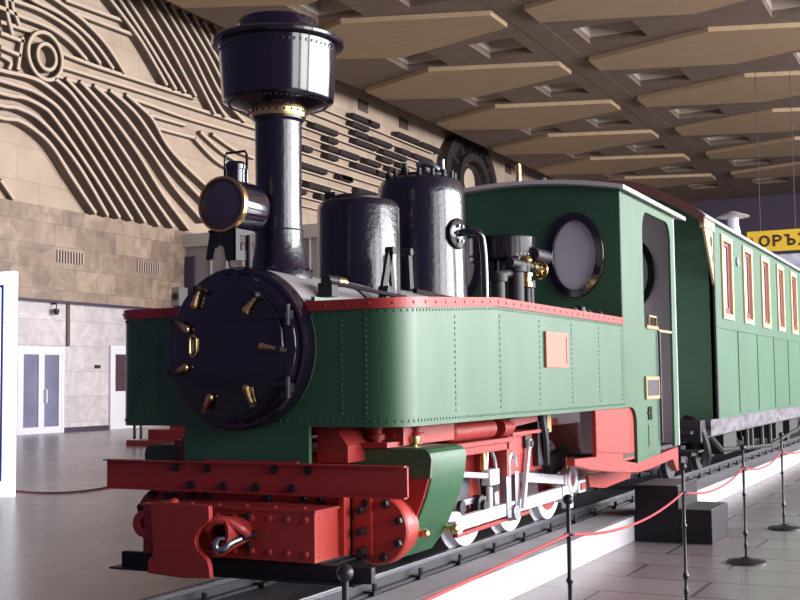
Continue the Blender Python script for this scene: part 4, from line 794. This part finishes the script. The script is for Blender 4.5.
# ================================================================== COACH
K = thing('passenger_coach', (0, 10, 0), 'green railway coach with cream-framed windows behind the locomotive', 'railway coach')
CW, Y0, Y1 = 0.95, 6.58, 16.2
wins = [(7.03+1.165*k, 7.47+1.165*k) for k in range(8)]
holes = [[(a, 1.645), (b_, 1.645), (b_, 2.40), (a, 2.40)] for a, b_ in wins]
def rz(x): return 2.52 + 0.40*max(0, 1-(x/0.99)**2)
for s_ in (1, -1):
    a, c = sorted((s_*CW, s_*(CW-0.04)))
    sd_ = MB().plate([(Y0, 0.62), (Y1, 0.62), (Y1, 2.53), (Y0, 2.53)], holes, 'X', a, c)
    for k in range(8):
        y = 7.75 + 1.165*k
        x0, x1 = sorted((s_*CW, s_*(CW+0.008)))
        sd_.box(x0, x1, y-0.012, y+0.012, 0.64, 1.50)
    x0, x1 = sorted((s_*CW, s_*(CW+0.010))); sd_.box(x0, x1, Y0, Y1, 1.50, 1.525); sd_.box(x0, x1, Y0, Y1, 0.62, 0.65)
    body = sd_.build('coach_side', M['coach_green'], K, smooth=0)
    for a, b_ in wins:
        x0, x1 = sorted((s_*(CW-0.03), s_*(CW+0.018)))
        fr = MB().plate([(a-0.06, 1.60), (b_+0.06, 1.60), (b_+0.06, 2.45), (a-0.06, 2.45)], [[(a+0.01, 1.655), (b_-0.01, 1.655), (b_-0.01, 2.39), (a+0.01, 2.39)]], 'X', x0, x1).build('window_frame', M['cream'], body, smooth=0)
        x0, x1 = sorted((s_*(CW-0.035), s_*(CW-0.01)))
        MB().plate([(a, 1.645), (b_, 1.645), (b_, 2.40), (a, 2.40)], [[(a+0.09, 1.72), (b_-0.09, 1.72), (b_-0.09, 2.35), (a+0.09, 2.35)]], 'X', x0, x1).build('window_sash', M['windred'], body, smooth=0)
        x0, x1 = sorted((s_*(CW-0.035), s_*(CW-0.025))); MB().box(x0, x1, a+0.05, b_-0.05, 1.68, 2.37).build('window_blind', M['curtain'], body, smooth=0)
xs = [-0.95 + 1.9*i/24 for i in range(25)]
MB().prism([(-0.95, 0.62), (0.95, 0.62)] + [(x, rz(x)) for x in reversed(xs)], 'Y', Y0, Y0+0.05).build('end_wall', M['coach_green'], K, smooth=0)
MB().prism([(-0.95, 0.62), (0.95, 0.62)] + [(x, rz(x)) for x in reversed(xs)], 'Y', Y1-0.05, Y1).build('end_wall', M['coach_green'], K, smooth=0)
xs = [-0.98 + 1.96*i/30 for i in range(31)]
MB().prism([(x, rz(x)-0.02) for x in xs] + [(x, rz(x)+0.012) for x in reversed(xs)], 'Y', 6.14, Y1+0.45).build('coach_roof', M['roofgrey'], K, smooth=40)
MB().prism([(x, rz(x)-0.085) for x in xs] + [(x, rz(x)+0.014) for x in reversed(xs)], 'Y', 6.09, 6.14).build('roof_end_rim', M['coachroof'], K, smooth=40)
for s_ in (1, -1):
    x0, x1 = sorted((s_*0.955, s_*0.995)); MB().box(x0, x1, 6.10, Y1+0.45, 2.508, 2.535).build('gutter', M['roofgrey'], K, smooth=0)
    x0, x1 = sorted((s_*0.93, s_*0.972)); MB().box(x0, x1, 6.14, 6.62, 2.42, 2.53).build('canopy_fascia', M['cream'], K, smooth=0)
    x0, x1 = sorted((s_*0.94, s_*0.96))
    MB().plate([(6.20, 2.42), (6.58, 2.42), (6.58, 1.90), (6.54, 1.98)], [ov(6.49, 2.32, 0.05, 0.06, 16), ov(6.53, 2.16, 0.025, 0.05, 12)], 'X', x0, x1).build('fretwork_bracket', M['cream'], K, smooth=0)
    x0, x1 = sorted((s_*0.945, s_*0.965)); MB().box(x0, x1, 6.57, 6.61, 0.62, 2.42).build('corner_post', M['post'], K, smooth=0)
    x0, x1 = sorted((s_*0.88, s_*0.945)); MB().box(x0, x1, 6.3, Y1, 0.47, 0.62).build('solebar', M['solebar'], K, smooth=0)
    X = s_*0.80
    ub = MB()
    for a_, b2 in ((7.6, 8.3), (11.0, 11.6), (12.2, 13.0)): ub.box(min(X, X*0.6), max(X, X*0.6), a_, b2, 0.22, 0.47)
    for y in (8.9, 9.2, 9.9, 10.5): ub.cyl((X, y, 0.20), (X, y, 0.5), 0.03, seg=8)
    ub.tube([(X, 6.9, 0.45), (X, 7.5, 0.27), (X, 10.5, 0.16), (X, 13, 0.27), (X, 13.8, 0.45)], 0.025, 8)
    ub.build('underframe_gear', M['blackmatt'], K, smooth=30)
    for y in (7.0, 8.35, 13.6, 14.9):
        MB().lathe([(0.20, 0.0), (0.28, -0.01), (0.28, 0.01), (0.25, 0.012), (0.25, 0.07), (0.2, 0.075), (0.08, 0.05), (0.07, 0.10), (0, 0.10)], (s_*0.32, y, 0.25), (s_, 0, 0), 40, close=False).build('wheel', M['rail'], K, smooth=30)
        MB().box(*sorted((s_*0.40, s_*0.52)), y-0.10, y+0.10, 0.14, 0.34).build('axle_box', M['blackmatt'], K, smooth=0, bevel=0.01)
for y in (7.0, 8.35, 13.6, 14.9): MB().cyl((-0.33, y, 0.25), (0.33, y, 0.25), 0.045, seg=12).build('axle', M['blackmatt'], K)
MB().box(-0.9, 0.9, 6.35, Y1, 0.45, 0.62).build('coach_floor', M['blackmatt'], K, smooth=0)
MB().box(-0.9, 0.9, 6.05, 6.35, 0.42, 0.62).build('end_platform', M['blackmatt'], K, smooth=0)
eg = MB()
eg.tube(spline([(0.55, 6.05, 0.60), (0.62, 5.85, 0.52), (0.58, 5.65, 0.25), (0.50, 5.55, 0.22)], 6), 0.045, 10).tube(spline([(0.72, 6.3, 0.62), (0.86, 6.15, 0.56), (0.9, 6.25, 0.33), (0.85, 6.45, 0.22)], 6), 0.05, 10)
eg.box(-0.12, 0.12, 5.50, 6.05, 0.36, 0.46).cyl((0.4, 5.9, 0.5), (0.4, 5.6, 0.5), 0.07, seg=16).cyl((0.4, 5.6, 0.5), (0.4, 5.57, 0.5), 0.14, seg=20)
eg.box(0.62, 0.84, 5.92, 6.2, 0.30, 0.34).box(0.62, 0.84, 5.92, 6.2, 0.50, 0.53)
eg.build('coupling_gear', M['blackmatt'], K, smooth=30)
MB().box(0.60, 0.90, 5.95, 6.18, 0.335, 0.35).build('foot_step', M['rail'], K, smooth=0)
v_ = MB().lathe([(0.085, 2.52), (0.075, 2.60), (0.06, 2.66), (0.06, 2.76)], (0.88, 8.08, 0), 'Z', 16)
vent = v_.build('roof_ventilator', M['white'], K)
MB().lathe([(0.18, 2.755), (0.17, 2.765), (0.02, 2.82), (0, 2.82)], (0.88, 8.08, 0), 'Z', 20).build('ventilator_cap', M['greylight'], vent)
MB().lathe([(0.05, 0), (0.05, 0.02), (0, 0.025)], (CW, 7.82, 2.24), 'X', 16).build('side_badge', M['greylight'], K)
# ================================================================== STEPS, POSTS AND CORDS
t = thing('boarding_steps', (1.0, 4.75, FLOOR), 'black two-tier boarding steps beside the plinth under the cab door', 'steps')
MB().box(0.71, 1.06, 4.44, 5.12, FLOOR, 0.16).build('upper_step', M['stepblack'], t, smooth=0, bevel=0.006)
MB().box(1.06, 1.315, 4.44, 5.08, FLOOR, -0.02).build('lower_step', M['stepblack'], t, smooth=0, bevel=0.006)
MB().box(0.72, 1.05, 4.45, 5.11, 0.16, 0.166).build('tread', M['stepgrey'], t, smooth=0); MB().box(1.065, 1.31, 4.45, 5.07, -0.02, -0.014).build('tread', M['stepgrey'], t, smooth=0)
posts = [(1.774, -2.185), (1.717, -0.232), (1.736, 1.70), (1.715, 3.62), (1.675, 5.62), (1.70, 7.6)]
plabs = ['black ball-topped barrier post nearest the camera, cut by the photo bottom', 'black barrier post in front of the valve gear', 'black barrier post in front of the black boarding steps', 'black barrier post standing just right of the boarding steps', 'black barrier post before the coach, fifth from the camera', 'black barrier post before the coach, sixth from the camera', 'black barrier post before the coach, seventh from the camera']
def make_post():
    t = thing('barrier_post', (0, 0, FLOOR), plabs[0], 'barrier post', 'barrier posts')
    MB().lathe([(0.135, 0.0), (0.135, 0.012), (0.12, 0.022), (0.04, 0.032), (0.016, 0.045), (0, 0.045)], (0, 0, FLOOR), 'Z', 32).build('base', M['post'], t)
    MB().lathe([(0.0, 0.04), (0.009, 0.04), (0.009, 0.10), (0.014, 0.11), (0.014, 0.13), (0.009, 0.14), (0.009, 0.18), (0.019, 0.205), (0.009, 0.23), (0.009, 0.46), (0.016, 0.475), (0.009, 0.49), (0.009, 0.64), (0.013, 0.65), (0.009, 0.665), (0.009, 0.785), (0, 0.785)], (0, 0, FLOOR), 'Z', 14).build('pole', M['post'], t)
    MB().ball((0, 0, FLOOR+0.80), 0.022, 20).build('knob', M['post'], t)
    MB().tube([(0.017*math.cos(a), 0.017*math.sin(a), FLOOR+0.66) for a in [2*PI*i/14 for i in range(14)]], 0.005, 6, closed=True).build('cord_ring', M['post'], t)
    return t
p0 = make_post()
for i, (x, y) in enumerate(posts):
    o = p0 if i == 0 else copy_tree(p0)
    o.location = (x, y, FLOOR); o['label'] = plabs[i]
rz_ = FLOOR+0.66
clabs = ['red barrier rope between the two posts nearest the camera', 'red barrier rope sagging from the valve gear post to the boarding steps post', 'red barrier rope sagging across the front of the black boarding steps', 'red barrier rope right of the boarding steps, before the coach', 'red barrier rope before the coach, fifth from the camera', 'red barrier rope before the coach, sixth from the camera']
for i in range(len(posts)-1):
    (xa, ya), (xb, yb) = posts[i], posts[i+1]
    sag = 0.0 if i < 1 else 0.065
    path = [(xa+(xb-xa)*k/16, ya+(yb-ya)*k/16, rz_ + (-0.02*(1-k/16) if i == 0 else 0) - sag*4*(k/16)*(1-k/16)) for k in range(17)]
    tag(MB().tube(path, 0.006, 8).build('barrier_rope', M['rope']), clabs[i], 'cord', 'red barrier ropes')
# cord on the far side of the track
path = spline([(-8.282, 6.306, -0.268), (-7.469, 6.006, -0.268), (-6.766, 5.978, -0.268), (-6.661, 6.713, -0.268), (-7.229, 8.307, -0.268)], 8)
tag(MB().tube(path, 0.011, 8).build('barrier_rope', M['darkrope']), 'dark red rope lying on the floor left of the locomotive', 'rope')
